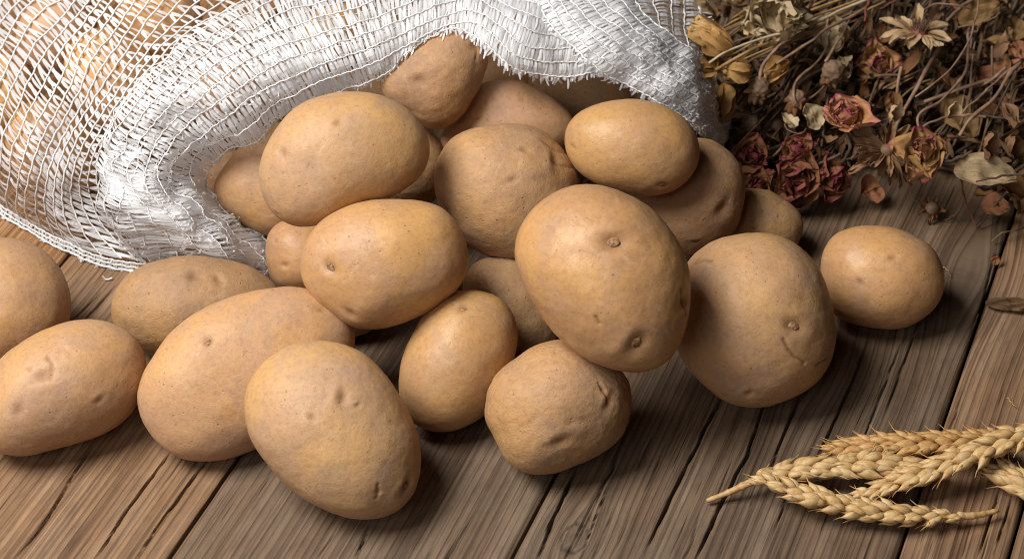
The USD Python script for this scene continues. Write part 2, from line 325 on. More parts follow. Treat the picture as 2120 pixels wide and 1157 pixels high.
# name, skin, how it lies, flatness, outline in the photograph, eyes (place, size m, bud), label
PD = [
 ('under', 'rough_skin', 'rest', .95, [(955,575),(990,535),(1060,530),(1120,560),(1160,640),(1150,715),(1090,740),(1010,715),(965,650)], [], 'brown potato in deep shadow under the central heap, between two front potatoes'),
 ('under2', 'rough_skin', 'rest', .95, [(640,640),(650,590),(700,555),(760,560),(800,600),(800,650),(760,690),(700,700),(660,685)], [], 'shadowed potato beneath the shiny oval one, hardly visible in the dark gap'),
 ('side', 'rough_skin', 'rest', .9, [(1661,470),(1655,440),(1625,415),(1580,395),(1545,392),(1500,400),(1450,440),(1455,500),(1520,540),(1600,540),(1645,510)], [(1579,436,.0016,0),(1560,470,.002,0)], 'brown wrinkled potato half hidden behind the right of the heap, near the dark red roses'),
 ('low', 'smooth_skin', 'rest', .95, [(553,510),(560,475),(590,452),(640,450),(700,470),(720,540),(690,600),(640,612),(600,608),(570,590),(555,550)], [(588,548,.003,0),(570,500,.002,0)], 'small yellow potato at the end of the white hem, behind the shiny oval potato'),
 ('backlow', 'dusty_skin', ('z', .040), .9, [(440,380),(460,345),(500,300),(560,265),(610,250),(650,290),(650,390),(620,450),(575,495),(550,490),(500,460),(455,420)], [], 'yellow potato touching the white cuff, left of the highest left potato'),
 ('inleft', 'rough_skin', ('z', .020), .9, [(395,400),(405,350),(440,318),(500,310),(540,340),(540,420),(480,450),(420,440)], [], 'dark brown potato deep inside the left corner of the sack mouth'),
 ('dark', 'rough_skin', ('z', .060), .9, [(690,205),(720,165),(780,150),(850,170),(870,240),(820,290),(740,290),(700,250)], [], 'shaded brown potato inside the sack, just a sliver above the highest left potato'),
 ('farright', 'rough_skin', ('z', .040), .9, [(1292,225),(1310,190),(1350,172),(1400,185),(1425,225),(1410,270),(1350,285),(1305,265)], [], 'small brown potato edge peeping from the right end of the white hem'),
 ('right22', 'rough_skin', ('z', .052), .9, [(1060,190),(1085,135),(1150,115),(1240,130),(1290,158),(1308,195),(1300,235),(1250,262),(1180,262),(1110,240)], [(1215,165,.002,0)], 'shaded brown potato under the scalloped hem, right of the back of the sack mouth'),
 ('peek', 'smooth_skin', ('z', .060), .9, [(965,170),(985,125),(1030,105),(1065,118),(1088,142),(1098,172),(1080,215),(1020,225),(980,205)], [], 'small yellow potato peeping out behind the wrinkled potato at the top of the heap'),
 ('back20', 'dusty_skin', ('z', .066), .85, [(900,300),(930,255),(965,205),(990,175),(1030,162),(1080,165),(1125,187),(1165,215),(1200,255),(1185,305),(1100,345),(1000,345),(930,330)], [(990,243,.002,0),(1010,250,.0016,0)], 'wide tan potato in the middle of the sack mouth, shaded across its top'),
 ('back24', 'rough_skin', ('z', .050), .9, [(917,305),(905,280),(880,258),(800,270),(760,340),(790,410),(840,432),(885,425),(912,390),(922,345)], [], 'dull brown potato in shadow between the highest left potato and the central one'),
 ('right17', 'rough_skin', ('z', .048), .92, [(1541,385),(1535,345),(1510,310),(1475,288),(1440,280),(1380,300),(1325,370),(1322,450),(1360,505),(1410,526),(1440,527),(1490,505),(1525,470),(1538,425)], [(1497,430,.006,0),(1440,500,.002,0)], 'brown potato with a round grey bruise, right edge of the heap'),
 ('l3', 'rough_skin', 'rest', .9, [(230,625),(240,590),(265,560),(310,535),(370,525),(430,530),(490,550),(540,572),(575,605),(590,655),(570,700),(500,735),(400,740),(320,728),(270,702),(240,668)], [(405,572,.005,0),(450,578,.004,0)], 'brown potato with grey smudges lying against the bottom of the white cuff'),
 ('l1', 'dusty_skin', 'rest', .95, [(-15,492),(40,494),(85,512),(120,550),(140,595),(143,640),(132,690),(100,735),(50,760),(-20,760),(-80,735),(-115,670),(-115,590),(-80,520)], [], 'pale potato cut by the left edge of the picture, upper one of the two there'),
 ('l4', 'dusty_skin', 'rest', .74, [(275,815),(278,785),(300,750),(330,710),(370,668),(420,638),(480,617),(560,607),(630,607),(680,625),(725,665),(748,715),(742,755),(700,800),(640,850),(560,912),(490,938),(430,945),(370,938),(330,915),(302,885),(288,850)], [(433,706,.0028,1),(662,640,.003,0),(548,768,.002,0)], 'long large tan potato with one dark eye, lying behind the frontmost potato'),
 ('l2', 'dusty_skin', 'rest', .95, [(-50,790),(-10,742),(40,705),(100,680),(165,672),(225,677),(265,695),(295,725),(308,757),(302,800),(285,850),(255,885),(200,910),(140,925),(80,928),(20,922),(-35,895),(-60,850)], [(90,775,.0055,0),(60,763,.0022,0),(38,851,.0038,0),(203,830,.0028,0)], 'lower left tan potato with several rusty pits and a white chip near its underside'),
 ('f5', 'dusty_skin', ('drop', .006), .80, [(505,850),(510,810),(530,765),(565,730),(610,708),(655,702),(710,712),(760,735),(800,775),(835,830),(860,890),(868,940),(862,985),(845,1040),(815,1070),(770,1080),(720,1077),(660,1055),(610,1020),(560,965),(525,910)], [(645,863,.003,0),(710,822,.0045,0),(740,840,.002,0),(842,1008,.0035,1),(782,1018,.002,0)], 'frontmost large smooth potato standing nearest the bottom of the picture'),
 ('f7', 'rough_skin', 'rest', .95, [(1001,840),(1008,800),(1030,765),(1070,735),(1110,710),(1150,697),(1200,700),(1260,728),(1300,775),(1310,830),(1298,885),(1270,920),(1220,950),(1160,972),(1110,982),(1070,970),(1045,945),(1035,915),(1010,885)], [(1263,832,.004,0),(1160,915,.005,0),(1247,808,.002,0)], 'brown lumpy potato on the bare planks under the biggest potato'),
 ('f6', 'smooth_skin', 'rest', .95, [(823,790),(832,740),(855,690),(885,640),(920,610),(960,600),(1010,605),(1050,625),(1073,665),(1075,705),(1060,760),(1035,820),(1000,860),(960,885),(915,898),(870,890),(840,860),(827,825)], [(962,638,.0026,1)], 'upright oval yellow potato between the frontmost one and the brown lumpy one'),
 ('r9', 'dusty_skin', 'rest', .95, [(1405,570),(1430,530),(1470,503),(1530,484),(1590,480),(1640,495),(1680,535),(1705,580),(1722,640),(1731,690),(1722,745),(1697,785),(1650,820),(1600,842),(1560,847),(1510,835),(1460,800),(1425,765),(1405,730),(1393,650)], [(1645,674,.0045,1),(1549,815,.0032,0),(1496,818,.002,0),(1440,540,.004,0)], 'big round potato on the table right of the heap, scratched near its eye'),
 ('r10', 'smooth_skin', 'rest', .92, [(1695,550),(1700,520),(1720,492),(1760,471),(1810,465),(1860,470),(1910,490),(1940,520),(1957,560),(1955,595),(1940,625),(1905,660),(1860,678),(1810,683),(1760,678),(1725,655),(1703,610)], [(1783,585,.003,0),(1850,533,.003,0)], 'single potato lying apart on the planks at the far right'),
 ('c15', 'rough_skin', ('z', .066), .9, [(898,370),(905,330),(930,290),(970,268),(1030,258),(1080,258),(1130,272),(1170,310),(1200,360),(1205,420),(1175,480),(1120,530),(1070,542),(1010,530),(960,500),(925,460),(903,415)], [(1063,374,.003,0),(1083,309,.0032,0),(1150,330,.005,0)], 'dull tan potato in the centre of the heap with a star shaped eye'),
 ('m11', 'smooth_skin', ('drop', .005), .82, [(617,550),(620,520),(640,480),(680,445),(730,422),(790,412),(840,415),(890,425),(930,445),(960,490),(973,530),(968,580),(945,610),(890,650),(830,672),(770,682),(715,675),(690,648),(650,620),(628,585)], [(683,551,.0038,1),(727,651,.0042,0)], 'shiny oval potato left of centre with a dark eye at each end'),
 ('t12', 'dusty_skin', ('z', .104), .85, [(535,370),(540,320),(560,280),(590,245),(630,213),(690,197),(745,195),(800,205),(850,235),(880,275),(890,310),(885,345),(860,380),(820,405),(770,425),(710,445),(660,460),(610,462),(575,450),(550,420),(540,395)], [(585,318,.0038,0),(699,254,.0028,0),(573,440,.002,0)], 'highest potato at the left of the heap, leaning out of the sack mouth'),
 ('t19', 'rough_skin', ('z', .100), .9, [(787,180),(790,150),(830,105),(880,68),(940,48),(990,58),(1018,100),(1010,145),(990,190),(965,230),(935,260),(900,272),(865,255),(820,220),(793,198)], [(985,95,.004,0),(865,165,.005,0)], 'wrinkled brown potato at the top of the heap under the white hem'),
 ('t8', 'smooth_skin', 'drop', .92, [(1063,520),(1068,490),(1085,450),(1115,415),(1155,390),(1200,380),(1255,385),(1310,405),(1360,445),(1400,495),(1422,540),(1430,590),(1428,645),(1415,700),(1395,740),(1350,765),(1300,770),(1250,757),(1200,730),(1150,690),(1115,645),(1085,590),(1068,555)], [(1271,501,.0050,1),(1318,712,.0050,1),(1416,625,.006,0)], 'biggest potato, lying on top at the centre right with three scabby eyes'),
 ('t16', 'smooth_skin', 'drop', .92, [(1166,285),(1175,258),(1200,233),(1245,215),(1300,207),(1350,210),(1400,228),(1435,260),(1450,300),(1445,340),(1425,375),(1390,398),(1350,405),(1300,402),(1250,390),(1205,365),(1178,330)], [(1185,302,.0022,0),(1373,385,.0022,1)], 'smooth yellow oval potato on top at the right beneath the hem'),
]
def build_potato(key, skin, how, flat, outline, eyes, label, group=None):
    p = Potato(outline, flat)
    if how == 'rest': rest(p)
    elif how == 'drop': drop(p, 0.72)
    elif how[0] == 'drop': drop(p, 0.72, how[1])
    elif how[0] == 'z': set_z(p, how[1])
    else: p.place(how[1])
    POT[key] = p
    return p
SCRATCH = {'r9': [[(1622,700),(1632,722),(1648,740),(1668,752)], [(1716,741),(1703,748),(1690,756)], [(1440,545),(1458,538),(1475,540)]], 'f7': [[(1238,790),(1252,812),(1262,835)]],
           't8': [[(1409,598),(1417,625),(1419,655)], [(1233,655),(1242,672)]], 'c15': [[(1120,290),(1150,312),(1180,322)], [(1140,330),(1165,345),(1190,345)]], 'l2': [[(98,735),(110,758),(104,782)]], 't19': [[(980,75),(990,100),(985,125)]], 'f5': [[(782,1002),(783,1020),(779,1032)]]}
ICOS = {}
for q in (4, 5, 6):
    m_ = trimesh.creation.icosphere(q); ICOS[q] = (np.array(m_.vertices), np.array(m_.faces))
def potato_mesh(key, skin, eyes, label, seed, group=None):
    p = POT[key]
    ICO_V, ICO_F = ICOS[6 if key in ('r9', 't8', 'f5', 'f7') else 4 if key in ('in1', 'in2', 'in3', 'in4', 'in5', 'in6', 'in7', 'under', 'under2', 'inleft', 'dark') else 5]
    d = ICO_V
    v = p.world(d)
    nrm = lambda v: np.array(trimesh.Trimesh(v, ICO_F, process=False).vertex_normals)
    n = nrm(v)
    lump = 0.0036 * (meshkit.fbm(v * 26 + seed * 3.1, 2, seed) - .5) + 0.0013 * (meshkit.fbm(v * 85 + seed, 3, seed + 9) - .5)
    if skin == 'rough_skin': lump += 0.0011 * (meshkit.fbm(v * np.array([90, 200, 120.]) + seed, 3, seed + 5) - .5)
    v = v + n * lump[:, None]
    n = nrm(v)
    uvp, dep = pix(v)
    eye = np.zeros(len(v)); buds = []
    front = -(n @ p.f) > 0.05
    for i, (eu, ev, r, bud) in enumerate(eyes):
        r *= .85 if bud else .58
        dist = np.where(front, np.hypot(uvp[:, 0] - eu, uvp[:, 1] - ev), 1e9)
        k = dist.argmin()
        c, cn = v[k], n[k]
        q = v - c
        t1 = unit(np.cross(cn, [math.sin(seed + i), math.cos(seed + i), .3])); t2 = np.cross(cn, t1)
        g = np.exp(-((q @ t1) / r) ** 2 - ((q @ t2) / (r * 1.5)) ** 2 - ((q @ cn) / .01) ** 2)
        brow = np.exp(-(((q @ t1) - r * 1.5) / (r * .9)) ** 2 - ((q @ t2) / (r * 2.2)) ** 2 - ((q @ cn) / .01) ** 2)
        v = v - n * (g * r * .50)[:, None] + n * (brow * r * .16)[:, None]
        eye = np.maximum(eye, g ** 1.5 * (.85 if bud else .6))
        if bud: buds.append((c - cn * r * .42, cn, t1, t2, r))
    for line in SCRATCH.get(key, []):
        L = np.array(line, float); L = np.vstack([L[i] + (L[i + 1] - L[i]) * t for i in range(len(L) - 1) for t in np.linspace(0, 1, 9)])
        C = np.array([v[np.where(front, np.hypot(uvp[:, 0] - a, uvp[:, 1] - b), 1e9).argmin()] for a, b in L])
        C = gaussian_filter1d(C, 2, axis=0, mode='nearest')
        g = np.exp(-(np.min(np.linalg.norm(v[:, None] - C[None], axis=2), 1) / .0008) ** 2)
        v = v - n * (g * .0008)[:, None]; eye = np.maximum(eye, .75 * g)
    path = thing('potato', label, 'potato', (p.o[0], p.o[1], max(v[:, 2].min(), 0)), group or 'potatoes spilled out of the sack')
    part('skin', v, ICO_F, skin, path, extra={'eye': eye})
    for c, cn, t1, t2, r in buds:
        b = trimesh.creation.icosphere(3); bv = np.array(b.vertices)
        bv = bv * (1 + .7 * (meshkit.fbm(bv * 2.6 + seed, 2, seed) - .5))[:, None]
        part('eye', c + r * (.52 * bv[:, :1] * t1 + .75 * bv[:, 1:2] * t2 + .26 * bv[:, 2:] * cn), np.array(b.faces), 'eye_scar', path)
for i, (key, skin, how, flat, outline, eyes, label) in enumerate(PD):
    build_potato(key, skin, how, flat, outline, eyes, label)

# ------------------------------------------------------------------ white net sack
look('net_tape', {'g': ('geometry', {}), 'm': ('map_range', {'to_min': 0.82, 'to_max': 0.93}), 'c': ('combine_color', {'color_type': 'hsv', 'r': 0.62, 'g': 0.012}),
                  'p': ('principled_bsdf', {'roughness': 0.33, 'specular_ior_level': 0.5}), 't': ('translucent_bsdf', {'color': (0.94, 0.94, 0.95)}), 'x': ('mix_closure', {'fac': 0.48})},
     [('g.random_per_island', 'm.value'), ('m.result', 'c.b'), ('c.color', 'p.base_color'), ('p.BSDF', 'x.closure1'), ('t.BSDF', 'x.closure2')], 'x.closure')
look('net_yarn', {'p': ('principled_bsdf', {'base_color': (0.90, 0.88, 0.86), 'roughness': 0.45}), 't': ('translucent_bsdf', {'color': (0.9, 0.89, 0.88)}), 'x': ('mix_closure', {'fac': 0.18})},
     [('p.BSDF', 'x.closure1'), ('t.BSDF', 'x.closure2')], 'x.closure')

def push_out(P, keys=None, margin=0.0016):
    for _ in range(3):
        for k, p in POT.items():
            if keys and k not in keys: continue
            near = np.linalg.norm(P - p.o, axis=1) < p.R.max() * p.k + .006
            if not near.any(): continue
            Q = P[near]; dep, val = p.depth(Q)
            m = margin / (p.R.mean() * p.k)
            ins = val < 1 + m
            Q[ins] = p.o + (Q[ins] - p.o) * ((1 + m) / np.maximum(val[ins], .15))[:, None]
            P[near] = Q
    P[:, 2] = np.maximum(P[:, 2], 0.0012)
    return P
class Cloth:
    """a sheet through points given as (photograph u, v, height above the table)"""
    def __init__(s, rows, crumple=0.0, wave=0.02, seed=0, push=True, lift=0.0, crumple_s=None):
        G = np.array([[at(*q) for q in r] for r in rows])             # rows: across the chains; columns: along them
        nt, ns = G.shape[:2]
        ks, kt = min(3, ns - 1), min(3, nt - 1)
        sp = [RectBivariateSpline(np.arange(nt), np.arange(ns), G[..., i], kx=kt, ky=ks) for i in range(3)]
        s.NT, s.NS = 16 * (nt - 1) + 1, 18 * (ns - 1) + 1
        t, u = np.linspace(0, nt - 1, s.NT), np.linspace(0, ns - 1, s.NS)
        P = np.stack([q(t, u) for q in sp], -1)
        N = np.cross(np.gradient(P, axis=0), np.gradient(P, axis=1)); N /= np.linalg.norm(N, axis=-1, keepdims=True) + 1e-12
        if (N[..., 2].mean() < 0): N = -N
        if crumple:
            amp = crumple if crumple_s is None else crumple * np.interp(np.linspace(0, 1, s.NS), *crumple_s)[None, :, None]
            nz = (meshkit.fbm(P / wave + seed * 7.7, 3, seed) - .5)[..., None]
            nz = nz + 0.6 * (0.5 - np.abs(meshkit.noise(P / (wave * .8) + seed * 3.3, seed + 3) - .5) * 2)[..., None]
            P = P + N * nz * amp * 2
        P = P + N * lift
        if push:
            P = push_out(P.reshape(-1, 3)).reshape(P.shape)
        N = np.cross(np.gradient(P, axis=0), np.gradient(P, axis=1)); N /= np.linalg.norm(N, axis=-1, keepdims=True) + 1e-12
        if (N[..., 2].mean() < 0): N = -N
        s.P, s.N = P, N
        s.spP = [RectBivariateSpline(np.linspace(0, 1, s.NT), np.linspace(0, 1, s.NS), P[..., i], kx=1, ky=1) for i in range(3)]
        s.spN = [RectBivariateSpline(np.linspace(0, 1, s.NT), np.linspace(0, 1, s.NS), N[..., i], kx=1, ky=1) for i in range(3)]
        s.L = np.linalg.norm(np.diff(P, axis=1), axis=-1).sum(1).mean()
        s.Wd = np.linalg.norm(np.diff(P, axis=0), axis=-1).sum(0).mean()
    def ev(s, t, u):
        t, u = np.clip(t, 0, 1), np.clip(u, 0, 1)
        n = np.stack([q.ev(t, u) for q in s.spN], -1)
        return np.stack([q.ev(t, u) for q in s.spP], -1), n / (np.linalg.norm(n, axis=-1, keepdims=True) + 1e-12)
def weave(cloth, parent, name, n_chain, pitch, tape_w, seed, label=None, stuff=None, yarn=.00040, fringe=0, fringe_len=.003, sag=.0006, first=True, last=True, fuzz=None):
    rng = np.random.RandomState(seed)
    N = int(cloth.L / pitch)
    tk = np.linspace(0, 1, n_chain)
    def u_of(i, k): return (i + .5) / N
    wob = [(rng.rand() * 9, rng.rand() * 9) for _ in tk]
    def tt(k, u): return tk[k] + (.10 / max(n_chain - 1, 1)) * (meshkit.noise(np.stack([u * cloth.L / .012, u * 0 + wob[k][0], u * 0 + wob[k][1]], -1), 1) - .5) * 2 * (0 < k < n_chain - 1)
    bag = Bag()
    quad = grid_faces(5, 2)
    def ribbon(p0, p1, n0, n1, w, bulge):
        x = np.linspace(0, 1, 5)[:, None]
        n = n0 * (1 - x) + n1 * x; n /= np.linalg.norm(n, axis=1, keepdims=True) + 1e-9
        d = unit(p1 - p0)
        c = p0 * (1 - x) + p1 * x + n * (bulge * np.sin(np.pi * x)) 
        side = np.cross(n, d); tw = rng.normal(0, .22) + (x - .5) * rng.normal(0, .5)
        side = side * np.cos(tw) + n * np.sin(tw)
        ww = w * (.55 + .45 * np.sin(np.pi * x) ** .6) / 2
        c = c + side * (np.sin(np.pi * x) * rng.normal(0, .0003))
        bag.add(np.stack([c - side * ww, c + side * ww], 1).reshape(-1, 3), quad)
    I = np.arange(N)
    for k in range(n_chain - 1):
        for zig in (0, 1):
            ua = np.clip((I + (.74 if zig else .26) + rng.normal(0, .09, N)) / N, 0, 1)
            ub = np.clip((I + (.60 if zig else .46) + .22 + rng.normal(0, .13, N)) / N, 0, 1)
            pa, na = cloth.ev(tt(k, ua), ua); pb, nb = cloth.ev(tt(k + 1, ub), ub)
            pm, nm = cloth.ev((tt(k, ua) + tt(k + 1, ub)) / 2, (ua + ub) / 2)
            for i in range(N):
                bulge = max(((pm[i] - (pa[i] + pb[i]) / 2) @ nm[i]), -.001) + rng.uniform(0, sag) + (.0003 if zig else 0)
                ribbon(pa[i], pb[i], na[i], nb[i], tape_w * rng.uniform(.7, 1.2), bulge)
    if fringe:                                                        # cut or looped ends along the free edge, t = 0
        for i in range(N * fringe):
            u = np.array([rng.rand()]); p, n = cloth.ev(np.zeros(1), u); q, _ = cloth.ev(np.array([.06]), u + rng.normal(0, .5 / N))
            d = unit(p[0] - q[0]); e = p[0] + (d + rng.normal(0, .35, 3)) * fringe_len * rng.uniform(.5, 1.3)
            e[2] = max(e[2], .001)
            ribbon(p[0], e, n[0], n[0], tape_w * .8, rng.uniform(-.0005, .001))
    for i in range(fuzz[0] if fuzz else 0):                          # loose loops of tape standing out of the gathers
        u, t_ = np.array([rng.uniform(fuzz[1], fuzz[2])]), np.array([rng.uniform(.02, .85)])
        p, n = cloth.ev(t_, u); d = unit(np.cross(n[0], rng.normal(0, 1, 3))); h = rng.uniform(.0015, .0042)
        e = p[0] + d * h + n[0] * rng.uniform(.0001, .0012)
        ribbon(p[0] + n[0] * .0004, e, n[0], n[0], rng.uniform(.0005, .0011), rng.uniform(.0004, .0018))
    v, f = bag.get()
    path = part(name, v, f, 'net_tape', parent, smooth=False, label=label, kind=stuff)
    for k in range(n_chain):
        if (k == 0 and not first) or (k == n_chain - 1 and not last): continue
        u = np.linspace(0, 1, N * 3)
        p, n = cloth.ev(tt(k, u), u)
        T = np.gradient(p, axis=0); T /= np.linalg.norm(T, axis=1, keepdims=True) + 1e-12
        sd = np.cross(n, T)
        ph = np.arange(len(u)) % 6
        p = p + n * .0005 + sd * (.00020 * np.array([0, 1, 1, 0, -1, -1])[ph])[:, None] + n * (.0002 * np.array([0, 1, 0, 0, 1, 0])[ph])[:, None]
        r = yarn * np.array([1.25, .85, 1.0])[np.arange(len(u)) % 3] * (1.3 if k == 0 and fringe else 1)
        tv, tf = tube(p, r, 5, cap=False)
        part('chain_stitch', tv, tf, 'net_yarn', path, smooth=True)
    return path

body_rows = [
 [(308,546,.003),(262,492,.016),(225,432,.034),(208,372,.052),(214,310,.070),(250,240,.086),(300,172,.098),(380,92,.109),(470,35,.116),(600,-30,.120)],
 [(255,538,.002),(195,474,.014),(168,420,.028),(165,370,.044),(188,310,.062),(228,245,.078),(272,175,.092),(338,95,.104),(420,30,.112),(530,-40,.118)],
 [(170,515,.002),(132,458,.020),(124,402,.036),(132,350,.050),(158,290,.064),(198,230,.078),(240,165,.092),(295,90,.104),(355,15,.113),(445,-55,.119)],
 [(110,486,.002),(86,425,.026),(92,370,.044),(110,312,.058),(140,258,.070),(175,198,.084),(210,138,.096),(250,75,.107),(300,5,.116),(375,-60,.121)],
 [(58,458,.002),(44,410,.030),(56,350,.050),(76,290,.064),(106,230,.077),(138,170,.089),(173,110,.100),(213,48,.110),(255,-10,.118),(310,-75,.122)],
 [(12,430,.002),(8,380,.030),(20,320,.050),(38,255,.066),(64,193,.080),(98,130,.091),(138,76,.101),(178,30,.110),(220,-25,.117),(270,-85,.121)],
 [(-40,402,.002),(-34,350,.026),(-22,285,.046),(-2,213,.064),(24,148,.077),(55,92,.087),(94,46,.096),(138,0,.104),(172,-50,.111),(215,-105,.116)],
 [(-90,372,.002),(-85,310,.024),(-70,245,.043),(-50,178,.060),(-24,113,.072),(2,62,.081),(40,16,.090),(84,-30,.098),(122,-80,.105),(165,-130,.110)],
 [(-150,330,.002),(-140,262,.022),(-125,200,.040),(-100,132,.056),(-70,70,.068),(-32,22,.077),(2,-22,.085),(46,-68,.093),(82,-115,.099),(118,-160,.104)],
 [(-200,280,.002),(-190,215,.02),(-172,150,.036),(-145,85,.050),(-112,28,.062),(-75,-20,.071),(-38,-62,.079),(5,-105,.087),(42,-150,.093),(76,-195,.098)],
]
cuff_rows = [   # the turned-out mouth, from its frilly edge to the fold
 [(552,580,.003),(556,520,.010),(505,470,.022),(455,425,.034),(425,378,.046),(442,322,.060),(500,302,.070),(570,258,.082),(648,212,.092),(720,180,.100),(790,154,.108),(850,114,.116),(910,80,.122),(965,68,.125),(1015,100,.122),(1060,138,.114),(1115,153,.108),(1180,158,.104),(1240,148,.104),(1300,170,.096)],
 [(505,572,.014),(490,520,.034),(430,470,.050),(385,428,.060),(350,375,.068),(392,292,.080),(455,250,.094),(530,200,.106),(610,155,.113),(685,125,.118),(768,100,.123),(845,65,.127),(912,36,.130),(972,24,.131),(1025,48,.129),(1070,85,.124),(1122,100,.119),(1185,100,.115),(1242,88,.113),(1300,100,.106)],
 [(430,560,.022),(415,512,.046),(370,465,.062),(330,420,.072),(300,365,.080),(335,275,.088),(400,215,.103),(480,150,.115),(565,105,.121),(650,75,.125),(742,48,.129),(835,15,.132),(912,-12,.133),(975,-22,.133),(1035,0,.132),(1085,30,.129),(1132,45,.125),(1190,42,.121),(1245,30,.118),(1300,35,.112)],
 [(350,552,.014),(318,505,.036),(280,455,.056),(252,400,.068),(245,345,.074),(285,258,.092),(345,190,.105),(430,110,.117),(520,62,.123),(615,20,.127),(715,-5,.130),(825,-35,.132),(912,-60,.133),(980,-70,.133),(1045,-50,.132),(1095,-25,.130),(1142,-15,.127),(1195,-20,.123),(1248,-30,.120),(1300,-30,.114)],
 [(306,547,.004),(258,492,.018),(221,432,.037),(204,372,.055),(210,308,.073),(248,236,.090),(300,166,.102),(378,84,.113),(468,25,.119),(595,-35,.123),(700,-65,.126),(815,-90,.128),(912,-110,.129),(985,-120,.129),(1055,-100,.128),(1105,-80,.126),(1150,-75,.123),(1200,-80,.119),(1250,-90,.116),(1300,-90,.110)],
]
flap_rows = [
 [(1085,-50,.128),(1122,22,.128),(1165,78,.122),(1225,130,.114),(1272,163,.104),(1335,190,.096),(1385,221,.088),(1430,255,.076),(1466,285,.060),(1490,301,.040)],
 [(1125,-65,.132),(1165,0,.132),(1210,55,.127),(1268,103,.119),(1315,132,.110),(1368,163,.102),(1410,193,.093),(1447,226,.078),(1474,262,.060),(1496,292,.036)],
 [(1175,-80,.132),(1218,-20,.132),(1265,30,.127),(1315,75,.119),(1358,105,.111),(1402,135,.102),(1434,165,.092),(1460,199,.076),(1480,240,.054),(1499,284,.024)],
 [(1225,-95,.128),(1272,-40,.128),(1320,10,.122),(1362,52,.114),(1400,83,.106),(1436,113,.096),(1458,143,.083),(1472,178,.064),(1487,225,.040),(1500,278,.010)],
]
tail_rows = [
 [(1452,-40,.088),(1442,10,.086),(1440,60,.084),(1440,105,.080),(1418,140,.074)],
 [(1390,-60,.100),(1385,-8,.099),(1388,45,.097),(1395,92,.092),(1390,130,.084)],
 [(1300,-80,.108),(1305,-20,.107),(1320,35,.105),(1345,82,.100),(1362,122,.090)],
]
side_rows = [
 [(1478,165,.062),(1506,205,.044),(1514,248,.024),(1498,298,.002)],
 [(1455,165,.070),(1480,205,.052),(1492,248,.032),(1488,292,.008)],
 [(1432,170,.074),(1455,210,.056),(1470,250,.036),(1474,288,.012)],
]
body = Cloth(body_rows, crumple=.0016, wave=.03, seed=2, push=False)
# potatoes still in the sack, seen through the net
def inside(key, u, v, rx, ry, rot, flat, label, skin='smooth_skin', gap=.002):
    a = np.linspace(0, 2 * np.pi, 24, endpoint=False); c, s_ = math.cos(rot), math.sin(rot)
    o = [(u + rx * math.cos(t) * c - ry * math.sin(t) * s_, v - (rx * math.cos(t) * s_ + ry * math.sin(t) * c)) for t in a]
    p = build_potato(key, skin, ('at', 1.0), flat, o, [], label)
    del POT[key]
    uvs, dep = pix(body.P.reshape(-1, 3)); k = np.hypot(uvs[:, 0] - u, uvs[:, 1] - v).argmin()
    d = np.linalg.norm(body.P.reshape(-1, 3)[k] - CAM)
    p.place(d); p.place(d + p.D * p.k + gap)
    while p.lowest() < 0 and p.dist > .7: p.place(p.dist - .001)
    while hits(p, POT.values(), .004) and p.lowest() > .002: p.place(p.dist + .002)
    POT[key] = p
    PD.append((key, skin, None, flat, None, [], label))
inside('in1', 112, 312, 95, 110, .5, .85, 'yellow potato inside the net sack, lowest of those bulging at the left')
inside('in2', 238, 165, 92, 118, .5, .85, 'yellow potato inside the net sack, bulging beside the fold of the cuff')
inside('in3', 5, 192, 75, 80, .2, .85, 'yellow potato inside the net sack at the left picture edge, above the lowest bulge')
inside('in4', 330, 30, 85, 95, .4, .85, 'tan potato inside the net sack near the top picture edge, left of the cuff', 'dusty_skin')
inside('in5', 120, 75, 85, 80, .4, .85, 'tan potato deep inside the net sack in the upper left corner', 'dusty_skin', .016)
inside('in6', 480, 190, 80, 75, .4, .9, 'tan potato under the folded cuff, hidden behind the white net left of centre', 'dusty_skin', .016)
inside('in7', 700, 80, 85, 70, .4, .9, 'orange tan potato under the folded cuff, glimpsed through the net at the top', 'smooth_skin', .020)
body.P = push_out(body.P.reshape(-1, 3), ('in1', 'in2', 'in3', 'in4', 'in5')).reshape(body.P.shape)
body.spP = [RectBivariateSpline(np.linspace(0, 1, body.NT), np.linspace(0, 1, body.NS), gaussian_filter1d(gaussian_filter1d(body.P[..., i], 2, axis=0), 2, axis=1), kx=1, ky=1) for i in range(3)]
sack = thing('net_sack', 'open white knitted net sack with its mouth turned out over the potatoes', 'sack')
weave(body, sack, 'sack_body', 20, .0058, .0017, 11, yarn=.00040, fringe=0)
cs = ([0, .2, .3, .45, 1], [1, 1, .8, .40, .32])
cuff = Cloth(cuff_rows, crumple=.0050, wave=.016, seed=5, crumple_s=cs)
weave(cuff, sack, 'folded_cuff', 9, .0027, .0015, 12, yarn=.00031, fringe=3, fringe_len=.0032, sag=.0008, fuzz=(480, 0, .42))
cuff2 = Cloth(cuff_rows, crumple=.003, wave=.019, seed=8, lift=-.0035, crumple_s=cs)
weave(cuff2, sack, 'cuff_lining', 9, .0029, .0015, 13, yarn=.00031, fringe=1, fringe_len=.002, sag=.0008)
flap = Cloth(flap_rows, crumple=.0028, wave=.018, seed=6)
weave(flap, sack, 'turned_flap', 8, .0027, .0014, 14, yarn=.00031, fringe=3, fringe_len=.0032, sag=.0009, fuzz=(220, .3, 1))
flap2 = Cloth(flap_rows, crumple=.003, wave=.018, seed=9, lift=-.003)
weave(flap2, sack, 'flap_lining', 8, .0029, .0014, 15, yarn=.00031, fringe=2)
tail = Cloth(tail_rows, crumple=.003, wave=.02, seed=7)
weave(tail, sack, 'frayed_end', 5, .0028, .0016, 16, fringe=5, fringe_len=.007, sag=.002)
sidew = Cloth(side_rows, crumple=.001, wave=.02, seed=4)
weave(sidew, sack, 'sack_side', 5, .0050, .0016, 17)
